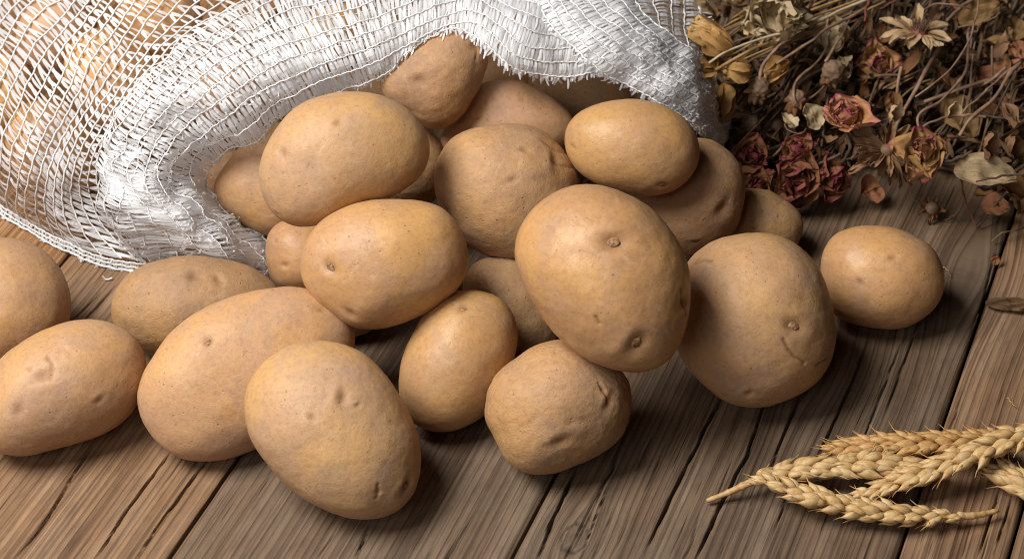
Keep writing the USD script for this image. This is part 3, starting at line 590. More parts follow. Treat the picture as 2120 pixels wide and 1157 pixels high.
# frilly seam where the sack lies on the table
hem_rows = [[(u, v + 10, .001) for u, v in ((-60,395),(0,432),(60,466),(110,494),(170,523),(240,545),(310,552))], [(u, v - 8, .006) for u, v in ((-60,395),(0,432),(60,466),(110,494),(170,523),(240,545),(310,552))]]
hem = Cloth(hem_rows, crumple=.0012, wave=.012, seed=3, push=False)
weave(hem, sack, 'sack_hem', 3, .0034, .0016, 18, fringe=3, fringe_len=.003)
#NEXT#
for i, (key, skin, how, flat, outline, eyes, label) in enumerate(PD):
    potato_mesh(key, skin, eyes, label, i + 1)

# ------------------------------------------------------------------ dried flowers
def flora_look(name, stops, vein=.35, rough=.75, trans=.25, mottled=.5):
    """colour runs from a petal's middle (0) to its rim (1)"""
    look(name, {'uv': ('attribute', {'attribute': 'st'}), 'x': ('separate_xyz', {}), 'g': ('geometry', {}), 'oi': ('object_info', {}),
        'n': ('noise_texture', {'scale': 190.0, 'detail': 4.0, 'roughness': 0.65}), 'n2': ('noise_texture', {'scale': 60.0, 'detail': 3.0}),
        'mp': ('mapping', {'scale': (0.7, 9.0, 1)}), 'vn': ('noise_texture', {'scale': 3.0, 'detail': 3.0, 'roughness': 0.6}),
        'ad': ('math', {'math_type': 'multiply_add', 'value2': mottled, 'value3': -mottled / 2}), 'sm': ('math', {'math_type': 'add'}),
        'r': ('rgb_ramp', {'ramp': stops}), 'vr': ('rgb_ramp', {'ramp': [(0.3, (.45, .42, .40)), (0.55, (1, 1, 1))]}), 'm': ('mix_color', {'blend_type': 'multiply', 'fac': vein}),
        'dr': ('rgb_ramp', {'ramp': [(0.32, (.5, .45, .4)), (0.5, (1, 1, 1))]}), 'm2': ('mix_color', {'blend_type': 'multiply', 'fac': .6}),
        'bp': ('bump', {'strength': .5, 'distance': .0006}),
        'p': ('principled_bsdf', {'roughness': rough, 'specular_ior_level': .25}), 't': ('translucent_bsdf', {}), 'mx': ('mix_closure', {'fac': trans})},
        [('uv.vector', 'x.vector'), ('g.position', 'n.vector'), ('g.position', 'n2.vector'), ('uv.vector', 'mp.vector'), ('mp.vector', 'vn.vector'),
         ('n2.fac', 'ad.value1'), ('ad.value', 'sm.value1'), ('x.x', 'sm.value2'), ('sm.value', 'r.fac'), ('r.color', 'm.a'), ('vn.fac', 'vr.fac'), ('vr.color', 'm.b'),
         ('m.result', 'm2.a'), ('n.fac', 'dr.fac'), ('dr.color', 'm2.b'), ('m2.result', 'p.base_color'), ('m2.result', 't.color'), ('n.fac', 'bp.height'), ('bp.normal', 'p.normal'),
         ('p.BSDF', 'mx.closure1'), ('t.BSDF', 'mx.closure2')], 'mx.closure')
flora_look('rose_petal', [(0, (.42, .20, .075)), (.50, (.52, .25, .12)), (.74, (.52, .20, .15)), (.92, (.40, .09, .12)), (1, (.22, .035, .065))])
flora_look('red_rose_petal', [(0, (.24, .12, .042)), (.45, (.27, .105, .048)), (.72, (.24, .055, .05)), (1, (.15, .022, .038))])
flora_look('gold_rose_petal', [(0, (.40, .23, .085)), (.6, (.43, .23, .09)), (.84, (.33, .09, .08)), (1, (.18, .02, .055))])
flora_look('cream_petal', [(0, (.60, .46, .26)), (.6, (.66, .53, .33)), (1, (.52, .39, .22))], vein=.4)
flora_look('dull_cream_petal', [(0, (.36, .26, .14)), (.6, (.40, .30, .175)), (1, (.28, .19, .10))], vein=.5)
flora_look('tan_petal', [(0, (.42, .25, .11)), (.6, (.60, .43, .25)), (1, (.52, .36, .20))], vein=.6)
flora_look('amber_petal', [(0, (.42, .21, .060)), (.5, (.60, .35, .12)), (1, (.68, .45, .19))], vein=.55)
flora_look('rust_leaf', [(0, (.20, .085, .03)), (.6, (.25, .12, .05)), (1, (.15, .06, .025))], vein=.4)
flora_look('salmon_leaf', [(0, (.36, .16, .075)), (.6, (.33, .14, .07)), (1, (.24, .09, .045))], vein=.3)
flora_look('brown_leaf', [(0, (.13, .072, .034)), (.6, (.19, .110, .052)), (1, (.11, .060, .028))], vein=.5)
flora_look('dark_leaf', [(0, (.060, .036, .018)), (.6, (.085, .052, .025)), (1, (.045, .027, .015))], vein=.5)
flora_look('olive_leaf', [(0, (.20, .115, .042)), (.6, (.27, .160, .062)), (1, (.16, .085, .033))], vein=.4)
flora_look('seed_bract', [(0, (.20, .105, .052)), (.6, (.32, .18, .090)), (1, (.24, .13, .068))], vein=.6)
def stem_look(name, a, b):
    look(name, {'g': ('geometry', {}), 'n': ('noise_texture', {'scale': 130.0, 'detail': 4.0, 'roughness': .6}), 'n2': ('noise_texture', {'scale': 700.0, 'detail': 2.0}), 'r': ('rgb_ramp', {'ramp': [(.32, a), (.66, b)]}),
                'bp': ('bump', {'strength': .4, 'distance': .0005}), 'p': ('principled_bsdf', {'roughness': .65, 'specular_ior_level': .3})},
         [('g.position', 'n.vector'), ('g.position', 'n2.vector'), ('n.fac', 'r.fac'), ('r.color', 'p.base_color'), ('n2.fac', 'bp.height'), ('bp.normal', 'p.normal')], 'p.BSDF')
stem_look('mauve_stem', (.14, .080, .050), (.30, .185, .118))
stem_look('gold_stem', (.30, .165, .055), (.50, .32, .135))
stem_look('pale_stem', (.42, .31, .18), (.56, .46, .32))
stem_look('brown_stem', (.10, .058, .034), (.20, .120, .070))
stem_look('red_stem', (.12, .035, .022), (.20, .07, .045))
stem_look('dark_stem', (.040, .026, .018), (.085, .056, .038))
stem_look('olive_stem', (.11, .085, .038), (.19, .15, .07))

def petal(base, d, nrm, L, Wd, curl=.5, cup=.3, crumple=.15, seed=0, nu=9, nv=7, shape=.7, notch=0.0, tip=1.0):
    """a sheet from base along d; the rim coordinate goes into st"""
    d = unit(d); nrm = unit(np.asarray(nrm) - d * np.dot(nrm, d)); sd = np.cross(d, nrm)
    u, w = np.linspace(0, 1, nu), np.linspace(-1, 1, nv)
    prof = np.sin(np.pi * np.clip(u ** shape * .9 + .05, 0, 1)) ** .75
    if tip < 1: prof *= 1 - (1 - tip) * u ** 3
    ang = curl * u ** 1.3
    dx = np.cumsum(np.r_[0, np.cos(ang[1:]) / (nu - 1)]); dz = np.cumsum(np.r_[0, np.sin(ang[1:]) / (nu - 1)])
    U, V = np.meshgrid(u, w, indexing='ij')
    pw = prof[:, None] * Wd / 2
    nz = meshkit.noise(np.stack([U * 3.1 + seed * 1.37, V * 2.3 + seed * .71, U * 0 + seed], -1), seed) - .5
    nz2 = meshkit.noise(np.stack([U * 7 + seed * 2.1, V * 5, U * 0 + seed], -1), seed + 1) - .5
    end = 1 - notch * (1 - np.abs(V)) * (U > .95)
    X = (dx[:, None] * L * end)[..., None] * d + (dz[:, None] * L)[..., None] * nrm + (V * pw)[..., None] * sd
    rg = np.abs(meshkit.noise(np.stack([U * 5 + seed * .37, V * 4.5 + seed * 1.9, U * 0 + seed], -1), seed + 2) - .5) + .5 * np.abs(meshkit.noise(np.stack([U * 4 + seed, V * 9 + seed * 1.1, U * 0], -1), seed + 4) - .5)
    lift = crumple * L * .75 * (.35 - rg) * np.clip(U * 3, 0, 1) + cup * V ** 2 * pw * 1.2 + crumple * L * (nz * 1.2 + nz2 * .5) * np.clip(U * 2.5, 0, 1)
    X = X + lift[..., None] * nrm + (crumple * L * nz2 * .5 * U)[..., None] * sd
    rim = np.maximum(U ** 2, np.abs(V) ** 2 * (.35 + .65 * U))
    return np.asarray(base) + X.reshape(-1, 3), grid_faces(nu, nv), np.stack([rim.ravel(), V.ravel()], 1)
def frame(axis):
    z = unit(axis); x = unit(np.cross(z, [.31, .17, .93])); return x, np.cross(z, x), z
def to_cam(px_right, px_up, toward):                                      # a direction as seen in the photograph
    return unit(px_right * RIGHT + px_up * UP - toward * FWD)
def path_pts(pts, n=None):
    P = np.array([at(*q) for q in pts]); n = n or max(6, 5 * len(pts))
    return resample(P, n)
def stem_part(parent, pts, width, mat, seed=0, name='stem', taper=.75, wob=.0005):
    P = path_pts(pts, max(10, 7 * len(pts)))
    k = np.linspace(0, 1, len(P))
    P = P + wob * np.stack([meshkit.noise(np.stack([k * 9 + seed * 3.3, k * 0 + i * 5.1, k * 0], -1), seed) - .5 for i in range(3)], 1) * 2
    r = width / 2 * (1 - (1 - taper) * k) * (1 + .18 * (meshkit.noise(np.stack([k * 14 + seed, k * 0, k * 0], -1), 2) - .5) * 2)
    r = r * (1 + .45 * np.exp(-((k - (.35 + .3 * ((seed * 37) % 10) / 10)) / .02) ** 2) + .25 * np.exp(-((k - .8) / .015) ** 2))
    v, f = tube(P, r, 7)
    return part(name, v, f, mat, parent)
STEMS = 'dried stems of the flower bundle'
def dried_stem(pts, width, mat, label, seed, side=None, cat='dried sprig'):
    t = thing('dried_sprig', label, cat, at(*pts[0]), STEMS)
    stem_part(t, pts, width * .88, mat, seed)
    for i, (q, w) in enumerate(side or []): stem_part(t, q, w, mat, seed + 7 + i, name='twig')
    return t
def rose(c, axis, size, mat, label, seed, n=15, openness=1.0, stem=None, rnd=.25):
    rng = np.random.RandomState(seed); c = np.array(c); size = size * .70
    t = thing('dried_rose', label, 'dried rose', c, 'dried roses in the flower bundle')
    x, y, z = frame(axis)
    for i in range(n):
        q = i / (n - 1); a = i * 2.4 + rng.normal(0, rnd)
        out = math.cos(a) * x + math.sin(a) * y
        lean = (.15 + .80 * q * openness)
        d = unit(z * math.cos(lean) + out * math.sin(lean) + rng.normal(0, .1, 3))
        base = c - z * size * .38 + out * size * .08
        L = size * (.62 + .25 * q) * rng.uniform(.85, 1.15)
        v, f, st = petal(base, d, -out + z * .2 if q < .75 else -out * .4 + z, L, size * (.60 + .50 * q) * rng.uniform(.85, 1.15), curl=-rng.uniform(-.3, .5) - .9 * (1 - q) * -1 if q < .6 else -rng.uniform(.2, 1.1), cup=.8 - .2 * q, crumple=.27, seed=seed * 31 + i, nu=16, nv=13, shape=.95)
        st[:, 0] = np.clip(st[:, 0] ** 1.7 * rng.uniform(.8, 1.1), 0, 1)
        part('petal', v, f, mat, t, st=st)
    for i in range(5):
        a = i * 1.257 + seed; out = math.cos(a) * x + math.sin(a) * y
        v, f, st = petal(c - z * size * .42, out - z * .2, z, size * .6, size * .14, curl=rng.uniform(-1.5, .6), cup=.4, crumple=.1, seed=seed * 17 + i, shape=.6)
        part('sepal', v, f, 'brown_leaf', t, st=st)
    if stem: stem_part(t, stem[0], stem[1], stem[2], seed)
    return t
def bud(c, d, L, Wd, mat, label, seed, n=7, spread=.25, stem=None, cat='dried bud', name='dried_bud', crumple=.14):
    rng = np.random.RandomState(seed); c = np.array(c)
    t = thing(name, label, cat, c, 'dried buds in the flower bundle')
    x, y, z = frame(d)
    for i in range(n):
        a = i * 2.4 + rng.normal(0, .2); out = math.cos(a) * x + math.sin(a) * y
        v, f, st = petal(c + out * Wd * .10, z + out * spread * rng.uniform(.6, 1.5), -out, L * rng.uniform(.75, 1.1), Wd * rng.uniform(.6, .95), curl=rng.uniform(.1, .8), cup=.9, crumple=crumple, seed=seed * 13 + i, nu=16, nv=11, shape=.8)
        part('petal', v, f, mat, t, st=st)
    if stem: stem_part(t, *stem, seed)
    return t
def seed_head(c, size, label, seed, axis, stem=None, mat='seed_bract'):
    rng = np.random.RandomState(seed); c = np.array(c)
    t = thing('seed_head', label, 'seed head', c, 'round dried seed heads in the flower bundle')
    b = trimesh.creation.icosphere(3); bv = np.array(b.vertices); bv = bv * (size * .36 * (1 + .3 * (meshkit.noise(bv * 3.5 + seed) - .5)))[:, None]
    part('core', c + bv, np.array(b.faces), 'brown_stem', t)
    x, y, z = frame(axis)
    for ring, (m, tilt) in enumerate(((7, .55), (9, 1.2), (9, 1.85))):
        for i in range(m):
            a = (i + ring * .5) / m * 2 * math.pi + rng.normal(0, .12); out = math.cos(a) * x + math.sin(a) * y
            d = z * math.cos(tilt) + out * math.sin(tilt); tang = -z * math.sin(tilt) + out * math.cos(tilt)
            v, f, st = petal(c + z * size * (.30 - .27 * ring) + out * size * (.14 + .12 * min(ring, 1)), unit(tang * (1 if ring else .8) - z * .5 + out * .45), -d, size * rng.uniform(.42, .62), size * .26, curl=rng.uniform(.2, .9), cup=.8, crumple=.07, seed=seed * 19 + ring * 20 + i, nu=6, nv=5, shape=.8)
            part('bract', v, f, mat, t, st=st)
    if stem: stem_part(t, *stem, seed)
    return t
def leaf(c, d, nrm, L, Wd, mat, label, seed, curl=.6, cup=.5, crumple=.20, cat='dried leaf', shape=.75):
    v, f, st = petal(c, d, nrm, L, Wd, curl, cup, crumple, seed, nu=22, nv=15, shape=shape)
    t = thing('dried_leaf', label, cat, v.mean(0) * [1, 1, 0] + [0, 0, v[:, 2].min()], 'dried leaves of the flower bundle')
    if v[:, 2].min() < .0005: v = v + [0, 0, .0005 - v[:, 2].min()]
    part('blade', v, f, mat, t, st=st)
    mid = v.reshape(22, 15, 3)[:, 7]
    tv, tf = tube(mid[:20], np.linspace(.00038, .00015, 20), 5); part('midrib', tv, tf, mat, t)
    return t
S4 = .00026                                                             # metres to a pixel of the photograph, over there

# roses
rose(at(1752, 240, .062), to_cam(-.35, .45, .8), .027, 'rose_petal', 'pink edged orange rose, highest and brightest of the dried roses', 21, n=14, openness=.85, stem=([(1748,262,.055),(1760,300,.048),(1735,345,.03)], .0022, 'dark_stem'))
rose(at(1908, 312, .058), to_cam(.05, .35, .9), .028, 'gold_rose_petal', 'yellow dried rose with frilled magenta rim beside the big cream petal', 22, n=16, openness=1.1, stem=([(1905,343,.05),(1955,337,.054),(2010,314,.058)], .0024, 'dark_stem'))
rose(at(1558, 320, .030), to_cam(-.1, .15, .95), .022, 'red_rose_petal', 'dark red dried rose nearest the end of the white sack', 23, n=12, openness=.8)
rose(at(1650, 312, .036), to_cam(-.2, .5, .8), .022, 'red_rose_petal', 'red dried rose at the back of the red cluster, under the brightest rose', 24, n=12, openness=.8)
rose(at(1652, 372, .026), to_cam(-.2, -.2, .9), .030, 'red_rose_petal', 'largest rust red dried rose, frontmost of the red cluster', 25, n=16, openness=1.1, stem=([(1674,345,.030),(1713,331,.036),(1738,317,.040)], .0022, 'dark_stem'))
rose(at(1722, 372, .024), to_cam(.6, -.1, .75), .024, 'red_rose_petal', 'crimson dried rose at the right end of the red cluster', 26, n=12, openness=1.0)
rose(at(1572, 385, .018), to_cam(-.4, .1, .9), .020, 'red_rose_petal', 'small crimson dried rose half hidden by the bruised potato', 27, n=11, openness=.7)
rose(at(1815, 128, .046), to_cam(-.2, -.1, .9), .024, 'gold_rose_petal', 'shaded yellow and red dried rose below the pale daisy', 28, n=13, openness=.9)
0 and rose(at(1728, 300, .040), to_cam(.3, .5, .7), .018, 'red_rose_petal', 'small dark red rose peeping between the brightest rose and the red cluster', 29, n=10, openness=.8)
bud(at(1640, 18, .080), to_cam(-.45, -.2, .6), .030, .034, 'cream_petal', 'crumpled cream dried rose at the top picture edge', 31, n=14, spread=.9, cat='dried rose', name='cream_rose', crumple=.42)
# the pale daisy
def daisy():
    rng = np.random.RandomState(41); c = at(1902, 66, .076); ax = to_cam(.05, .80, .55)
    t = thing('dried_daisy', 'pale tan dried daisy with dark brown centre, standing above the stems', 'dried daisy', c)
    x, y, z = frame(ax)
    for i in range(19):
        a = i / 19 * 2 * math.pi + rng.normal(0, .08); out = math.cos(a) * x + math.sin(a) * y
        if rng.rand() < .12: continue
        v, f, st = petal(c + out * .004, out + z * rng.uniform(-.1, .6), z, rng.uniform(.014, .022), rng.uniform(.005, .0085), curl=rng.uniform(-1.1, .5), cup=rng.uniform(-.5, .9), crumple=.08, seed=410 + i, nu=10, nv=7, shape=1.15, notch=.08)
        part('petal', v, f, 'tan_petal', t, st=st)
    b = trimesh.creation.icosphere(3); bv = np.array(b.vertices)
    part('disc', c + .0052 * bv[:, :1] * x + .0052 * bv[:, 1:2] * y + .0035 * bv[:, 2:] * z, np.array(b.faces), 'red_stem', t)
    bag = Bag()
    for i in range(60):
        a, r = rng.rand() * 6.28, math.sqrt(rng.rand()) * .0048; o = math.cos(a) * x + math.sin(a) * y
        bag.add(*tube(np.array([c + o * r + z * .002, c + o * r * 1.25 + z * rng.uniform(.005, .0085)]), [.00028, .00014], 4))
    part('bristles', *bag.get(), 'brown_stem', t, kind='stuff')
    for i in range(8):
        a = i / 8 * 6.28; out = math.cos(a) * x + math.sin(a) * y
        v, f, st = petal(c - z * .0035, out - z * .5, z, .009, .003, curl=rng.uniform(-.8, .5), seed=430 + i, crumple=.1); part('sepal', v, f, 'brown_leaf', t, st=st)
    stem_part(t, [(1912,84,.070),(1945,96,.062),(1930,124,.058),(1907,168,.052),(1885,206,.046),(1856,262,.036),(1842,305,.03)], .0026, 'mauve_stem', 3)
daisy()
# a brown star shaped head with long drooping bracts
def star(c, label, seed, R, n, mat, ax, bias):
    rng = np.random.RandomState(seed); x, y, z = frame(ax); c = np.array(c)
    t = thing('star_flower', label, 'dried flower', c)
    for i in range(n):
        a = i * 2.4; out = unit(math.cos(a) * x + math.sin(a) * y + np.array(bias) * rng.uniform(.2, 1))
        v, f, st = petal(c + out * .002, out + z * rng.uniform(-.4, .5), z, R * rng.uniform(.6, 1.15), R * rng.uniform(.16, .28), curl=rng.uniform(-2.0, 1.9), cup=rng.uniform(.6, 1.5), crumple=.20, seed=seed * 7 + i, nu=14, nv=9, shape=.85)
        part('bract', v, f, mat, t, st=st)
    b = trimesh.creation.icosphere(2); part('core', c + .004 * np.array(b.vertices), np.array(b.faces), 'brown_stem', t)
star(at(1836, 312, .046), 'brown dried flower with drooping star of bracts left of the yellow rose', 51, .022, 18, 'seed_bract', to_cam(0, .2, .9), to_cam(-.7, -.4, .2) * .7)
0 and star(at(1700, 330, .022), 'dark shrivelled flower behind the right side of the red rose cluster', 52, .016, 10, 'brown_leaf', to_cam(0, .2, .9), [0, 0, 0])
star(at(1930, 432, .008), 'small rusty shrivelled flower on the planks below the yellow rose', 53, .008, 9, 'rust_leaf', to_cam(0, .2, .9), [0, 0, 0])
0 and star(at(2015, 262, .050), 'brown knotted dried flower right of the yellow rose', 54, .014, 14, 'seed_bract', to_cam(.2, .3, .8), [0, 0, 0])
star(at(1610, 260, .024), 'dim brown dried flower beside the sack end, above the darkest red rose', 55, .017, 14, 'brown_leaf', to_cam(-.1, .2, .9), [0, 0, 0])
# golden buds by the sack
bud(at(1518, 108, .078), to_cam(-.80, .55, .25), .030, .020, 'amber_petal', 'bright golden pointed dried bud against the fringe of the sack', 61, n=8, spread=.30)
bud(at(1478, 146, .080), to_cam(-.92, -.25, .35), .022, .016, 'amber_petal', 'golden bud with a long beak pointing at the sack', 62, n=8, spread=.12, stem=([(1475,148,.080),(1540,112,.078),(1600,86,.076),(1660,60,.074),(1740,26,.070),(1800,-6,.068)], .0019, 'gold_stem'))
bud(at(1555, 150, .070), to_cam(-.95, -.05, .35), .017, .015, 'amber_petal', 'small golden bud between two stems, above the left seed head', 63, n=7, spread=.35)
bud(at(1632, 128, .062), to_cam(-.75, -.55, .35), .024, .017, 'amber_petal', 'dull golden bud hanging between the mauve stems', 64, n=7, spread=.28)
bud(at(1480, 40, .074), to_cam(-.9, .25, .35), .022, .024, 'tan_petal', 'tan papery bud in the top corner by the sack fringe', 65, n=8, spread=.5)
bud(at(1500, 175, .056), to_cam(-.15, -.95, .3), .024, .020, 'amber_petal', 'amber bud hanging down over the white sack end', 66, n=6, spread=.25)
bud(at(1465, 100, .070), to_cam(-.1, -.9, .35), .018, .026, 'amber_petal', 'round shaded amber bud under the bright golden bud', 67, n=6, spread=.4)
bud(at(1600, 62, .062), to_cam(.35, .75, .35), .018, .015, 'amber_petal', 'brown amber bud behind the pale stem, below the cream rose', 68, n=6, spread=.3)
bud(at(1715, 105, .052), to_cam(.15, .7, .55), .020, .024, 'cream_petal', 'pale cream bud in the shade left of the daisy', 69, n=7, spread=.55)
bud(at(1738, 128, .046), to_cam(.1, -.5, .8), .013, .018, 'cream_petal', 'small cream petals above the right seed head', 70, n=5, spread=.6)
bud(at(1525, 8, .076), to_cam(-.2, .5, .8), .014, .018, 'cream_petal', 'cream bud cut by the top picture edge beside the sack', 71, n=6, spread=.6)
# seed heads
seed_head(at(1573, 182, .060), .017, 'left brown seed head at the end of a bent mauve stem', 81, to_cam(.1, .55, .8), ([(1572,172,.064),(1578,140,.070),(1600,108,.074),(1640,80,.076),(1686,62,.076)], .0021, 'mauve_stem'))
seed_head(at(1726, 148, .060), .018, 'brown ribbed seed head left of the shaded yellow rose', 82, to_cam(-.2, .5, .8), ([(1708,128,.064),(1738,80,.068),(1758,42,.070),(1762,25,.070)], .0018, 'mauve_stem'))
seed_head(at(1650, 205, .050), .015, 'rusty seed head where the curved mauve stem ends', 83, to_cam(.1, .7, .7), ([(1657,222,.048),(1643,203,.054),(1643,186,.056),(1680,140,.058),(1712,98,.060),(1752,50,.062)], .0017, 'mauve_stem'), 'rust_leaf')
seed_head(at(1556, 255, .030), .014, 'dim seed head low beside the sack end', 84, to_cam(.1, .5, .8), None, 'brown_leaf')
seed_head(at(1640, 250, .030), .013, 'dim seed head low behind the brightest rose', 85, to_cam(-.1, .5, .8), None, 'brown_leaf')

# stems traced one by one
ST = [
 ([(1820,-10,.076),(1700,40,.078),(1640,63,.080),(1600,73,.081),(1530,97,.083),(1493,114,.084),(1470,131,.082)], .0021, 'pale_stem', 'pale cream stem ending above the beaked golden bud'),
 ([(1790,0,.068),(1650,76,.072),(1590,102,.074),(1520,132,.076),(1460,152,.074)], .0018, 'gold_stem', 'golden stem just under the pale cream stem'),
 ([(1830,-5,.072),(1790,20,.074),(1740,46,.076),(1690,76,.077),(1650,106,.075),(1610,132,.072)], .0023, 'mauve_stem', 'thick mauve stem with a cut end above the dull golden bud'),
 ([(1640,-5,.070),(1580,15,.070),(1520,44,.070),(1487,62,.070)], .0018, 'gold_stem', 'golden stem running left from the cream rose to the sack fringe'),
 ([(1840,-15,.060),(1720,30,.064),(1670,52,.066)], .0019, 'olive_stem', 'olive stem right of the cream rose, upper of the pair'),
 ([(1870,-15,.058),(1760,30,.062),(1690,58,.064)], .0019, 'olive_stem', 'olive stem right of the cream rose, lower of the pair'),
 ([(1700,-12,.086),(1662,30,.086),(1628,56,.084)], .0012, 'red_stem', 'thin red twig crossing in front of the cream rose'),
 ([(2030,-20,.070),(2021,38,.070),(2010,76,.070),(1986,120,.070),(1955,156,.068),(1925,181,.066),(1896,201,.062)], .0015, 'mauve_stem', 'long thin curved stem with a pale cut tip, right of the daisy'),
 ([(2006,60,.056),(2003,112,.056),(1997,152,.056),(1960,196,.055),(1938,216,.054),(1899,246,.052),(1902,262,.050)], .0021, 'mauve_stem', 'kinked mauve stem bending down to the yellow rose'),
 ([(2045,10,.048),(2035,60,.048),(2025,122,.046),(2010,182,.042),(1996,236,.036),(1984,266,.03)], .0027, 'brown_stem', 'straight thick brown stem right of the long thin curved one'),
 ([(2150,100,.066),(2096,146,.064),(2080,172,.062),(2050,211,.060),(2010,246,.056),(1985,282,.050)], .0028, 'mauve_stem', 'thickest knobbly stem from the right picture edge towards the yellow rose'),
 ([(2110,130,.058),(2050,181,.056),(2010,216,.054),(1984,241,.050)], .0016, 'mauve_stem', 'slim straight stem beside the thickest knobbly one'),
 ([(1960,60,.060),(1913,100,.052),(1877,130,.046),(1835,166,.040),(1803,214,.034),(1790,240,.03)], .0030, 'brown_stem', 'dark thick stem passing under the daisy to the brightest rose'),
 ([(1880,60,.064),(1907,29,.066),(1930,12,.066),(1984,12,.066),(2010,20,.062)], .0016, 'mauve_stem', 'arched thin stem behind the daisy'),
 ([(2030,-10,.062),(1985,20,.064),(1962,44,.064)], .0028, 'mauve_stem', 'short thick grey brown stem just right of the daisy'),
 ([(2075,20,.062),(2050,42,.062),(2020,50,.062),(1985,58,.06)], .0014, 'mauve_stem', 'thin stem going right from the daisy to the corner'),
 ([(1805,-15,.076),(1796,10,.076),(1790,46,.074)], .0019, 'red_stem', 'dark red twig at the top picture edge left of the daisy'),
 ([(1880,-15,.07),(1840,10,.07),(1815,22,.068)], .0015, 'red_stem', 'short red twig near the top, between the daisy and the olive stems'),
 ([(2085,398,.016),(2060,426,.012),(2022,471,.002)], .0017, 'dark_stem', 'dark twig below the big cream petal, meeting another at its tip'),
 ([(1986,360,.030),(1992,388,.020),(2004,432,.008),(2022,468,.002)], .0013, 'red_stem', 'rusty bent twig under the big cream petal'),
 ([(2040,243,.056),(2016,240,.056),(1967,241,.055),(1930,252,.054),(1912,262,.052)], .0017, 'mauve_stem', 'stem arching just above the yellow rose'),
 ([(1847,342,.026),(1866,362,.02),(1888,386,.014)], .0016, 'red_stem', 'short red brown twig under the star of bracts'),
 ([(2150,356,.060),(2110,362,.060),(2060,367,.060),(2022,376,.058)], .0016, 'dark_stem', 'dark twig lying across the big cream petal'),
 ([(1888,384,.014),(1884,402,.010),(1898,419,.006),(1922,425,.004)], .0010, 'brown_stem', 'small curly brown tendril on the planks below the yellow rose'),
 ([(1994,410,.012),(1984,436,.008),(1968,450,.004),(1956,457,.002)], .0009, 'brown_stem', 'curved tendril under the left end of the big cream petal'),
 ([(1590,230,.034),(1610,218,.036),(1625,208,.038)], .0015, 'brown_stem', 'short brown stem leading to the rusty seed head'),
 ([(1665,215,.046),(1690,195,.048),(1730,160,.048),(1790,130,.046)], .0018, 'brown_stem', 'brown stem behind the right seed head'),
 ([(1625,250,.040),(1636,272,.042),(1655,278,.042),(1668,266,.042)], .0010, 'brown_stem', 'looped brown tendril left of the brightest rose'),
 ([(1655,284,.036),(1672,292,.036),(1690,296,.034),(1695,286,.034)], .0013, 'red_stem', 'thin red brown tendril above the red rose cluster'),
 ([(2125,470,.004),(2095,478,.006),(2070,486,.006),(2052,500,.002)], .0013, 'olive_stem', 'thin straw sprig at the right picture edge on the planks'),
 ([(1860,245,.034),(1862,215,.036),(1880,190,.038),(1925,165,.040)], .0018, 'olive_stem', 'olive stem with a pale cut end left of the kinked stem'),
 ([(2135,265,.052),(2105,283,.052),(2085,292,.050)], .0018, 'olive_stem', 'straw coloured stem at the right picture edge above the curled leaf'),
]
for i, (pts, w, mat, label) in enumerate(ST): dried_stem(pts, w, mat, label, 300 + i)
rng = np.random.RandomState(9)
for i in range(15):                                                     # the fan of thin golden stems
    a, b = rng.uniform(-20, 120), rng.uniform(-.02, .016)
    u0, v0 = 1470 + rng.uniform(0, 90), 60 + a * .9
    pts = [(1830 + rng.uniform(-30, 40), v0 - 150 + rng.uniform(-22, 10), .056 + b), (1680, v0 - 88 + rng.uniform(-8, 8), .062 + b), (1580, v0 - 44 + rng.uniform(-8, 8), .062 + b), (u0, v0 + rng.uniform(-10, 12), .058 + b)]
    dried_sprig_label = 'thin golden straw stem in the fan of stems running up right from the sack fringe'
    t = thing('dried_sprig', dried_sprig_label, 'dried sprig', at(*pts[0]), 'fan of thin golden stems by the sack')
    stem_part(t, pts, rng.uniform(.0011, .0018), ('gold_stem', 'olive_stem', 'gold_stem', 'brown_stem')[i % 4], 900 + i)
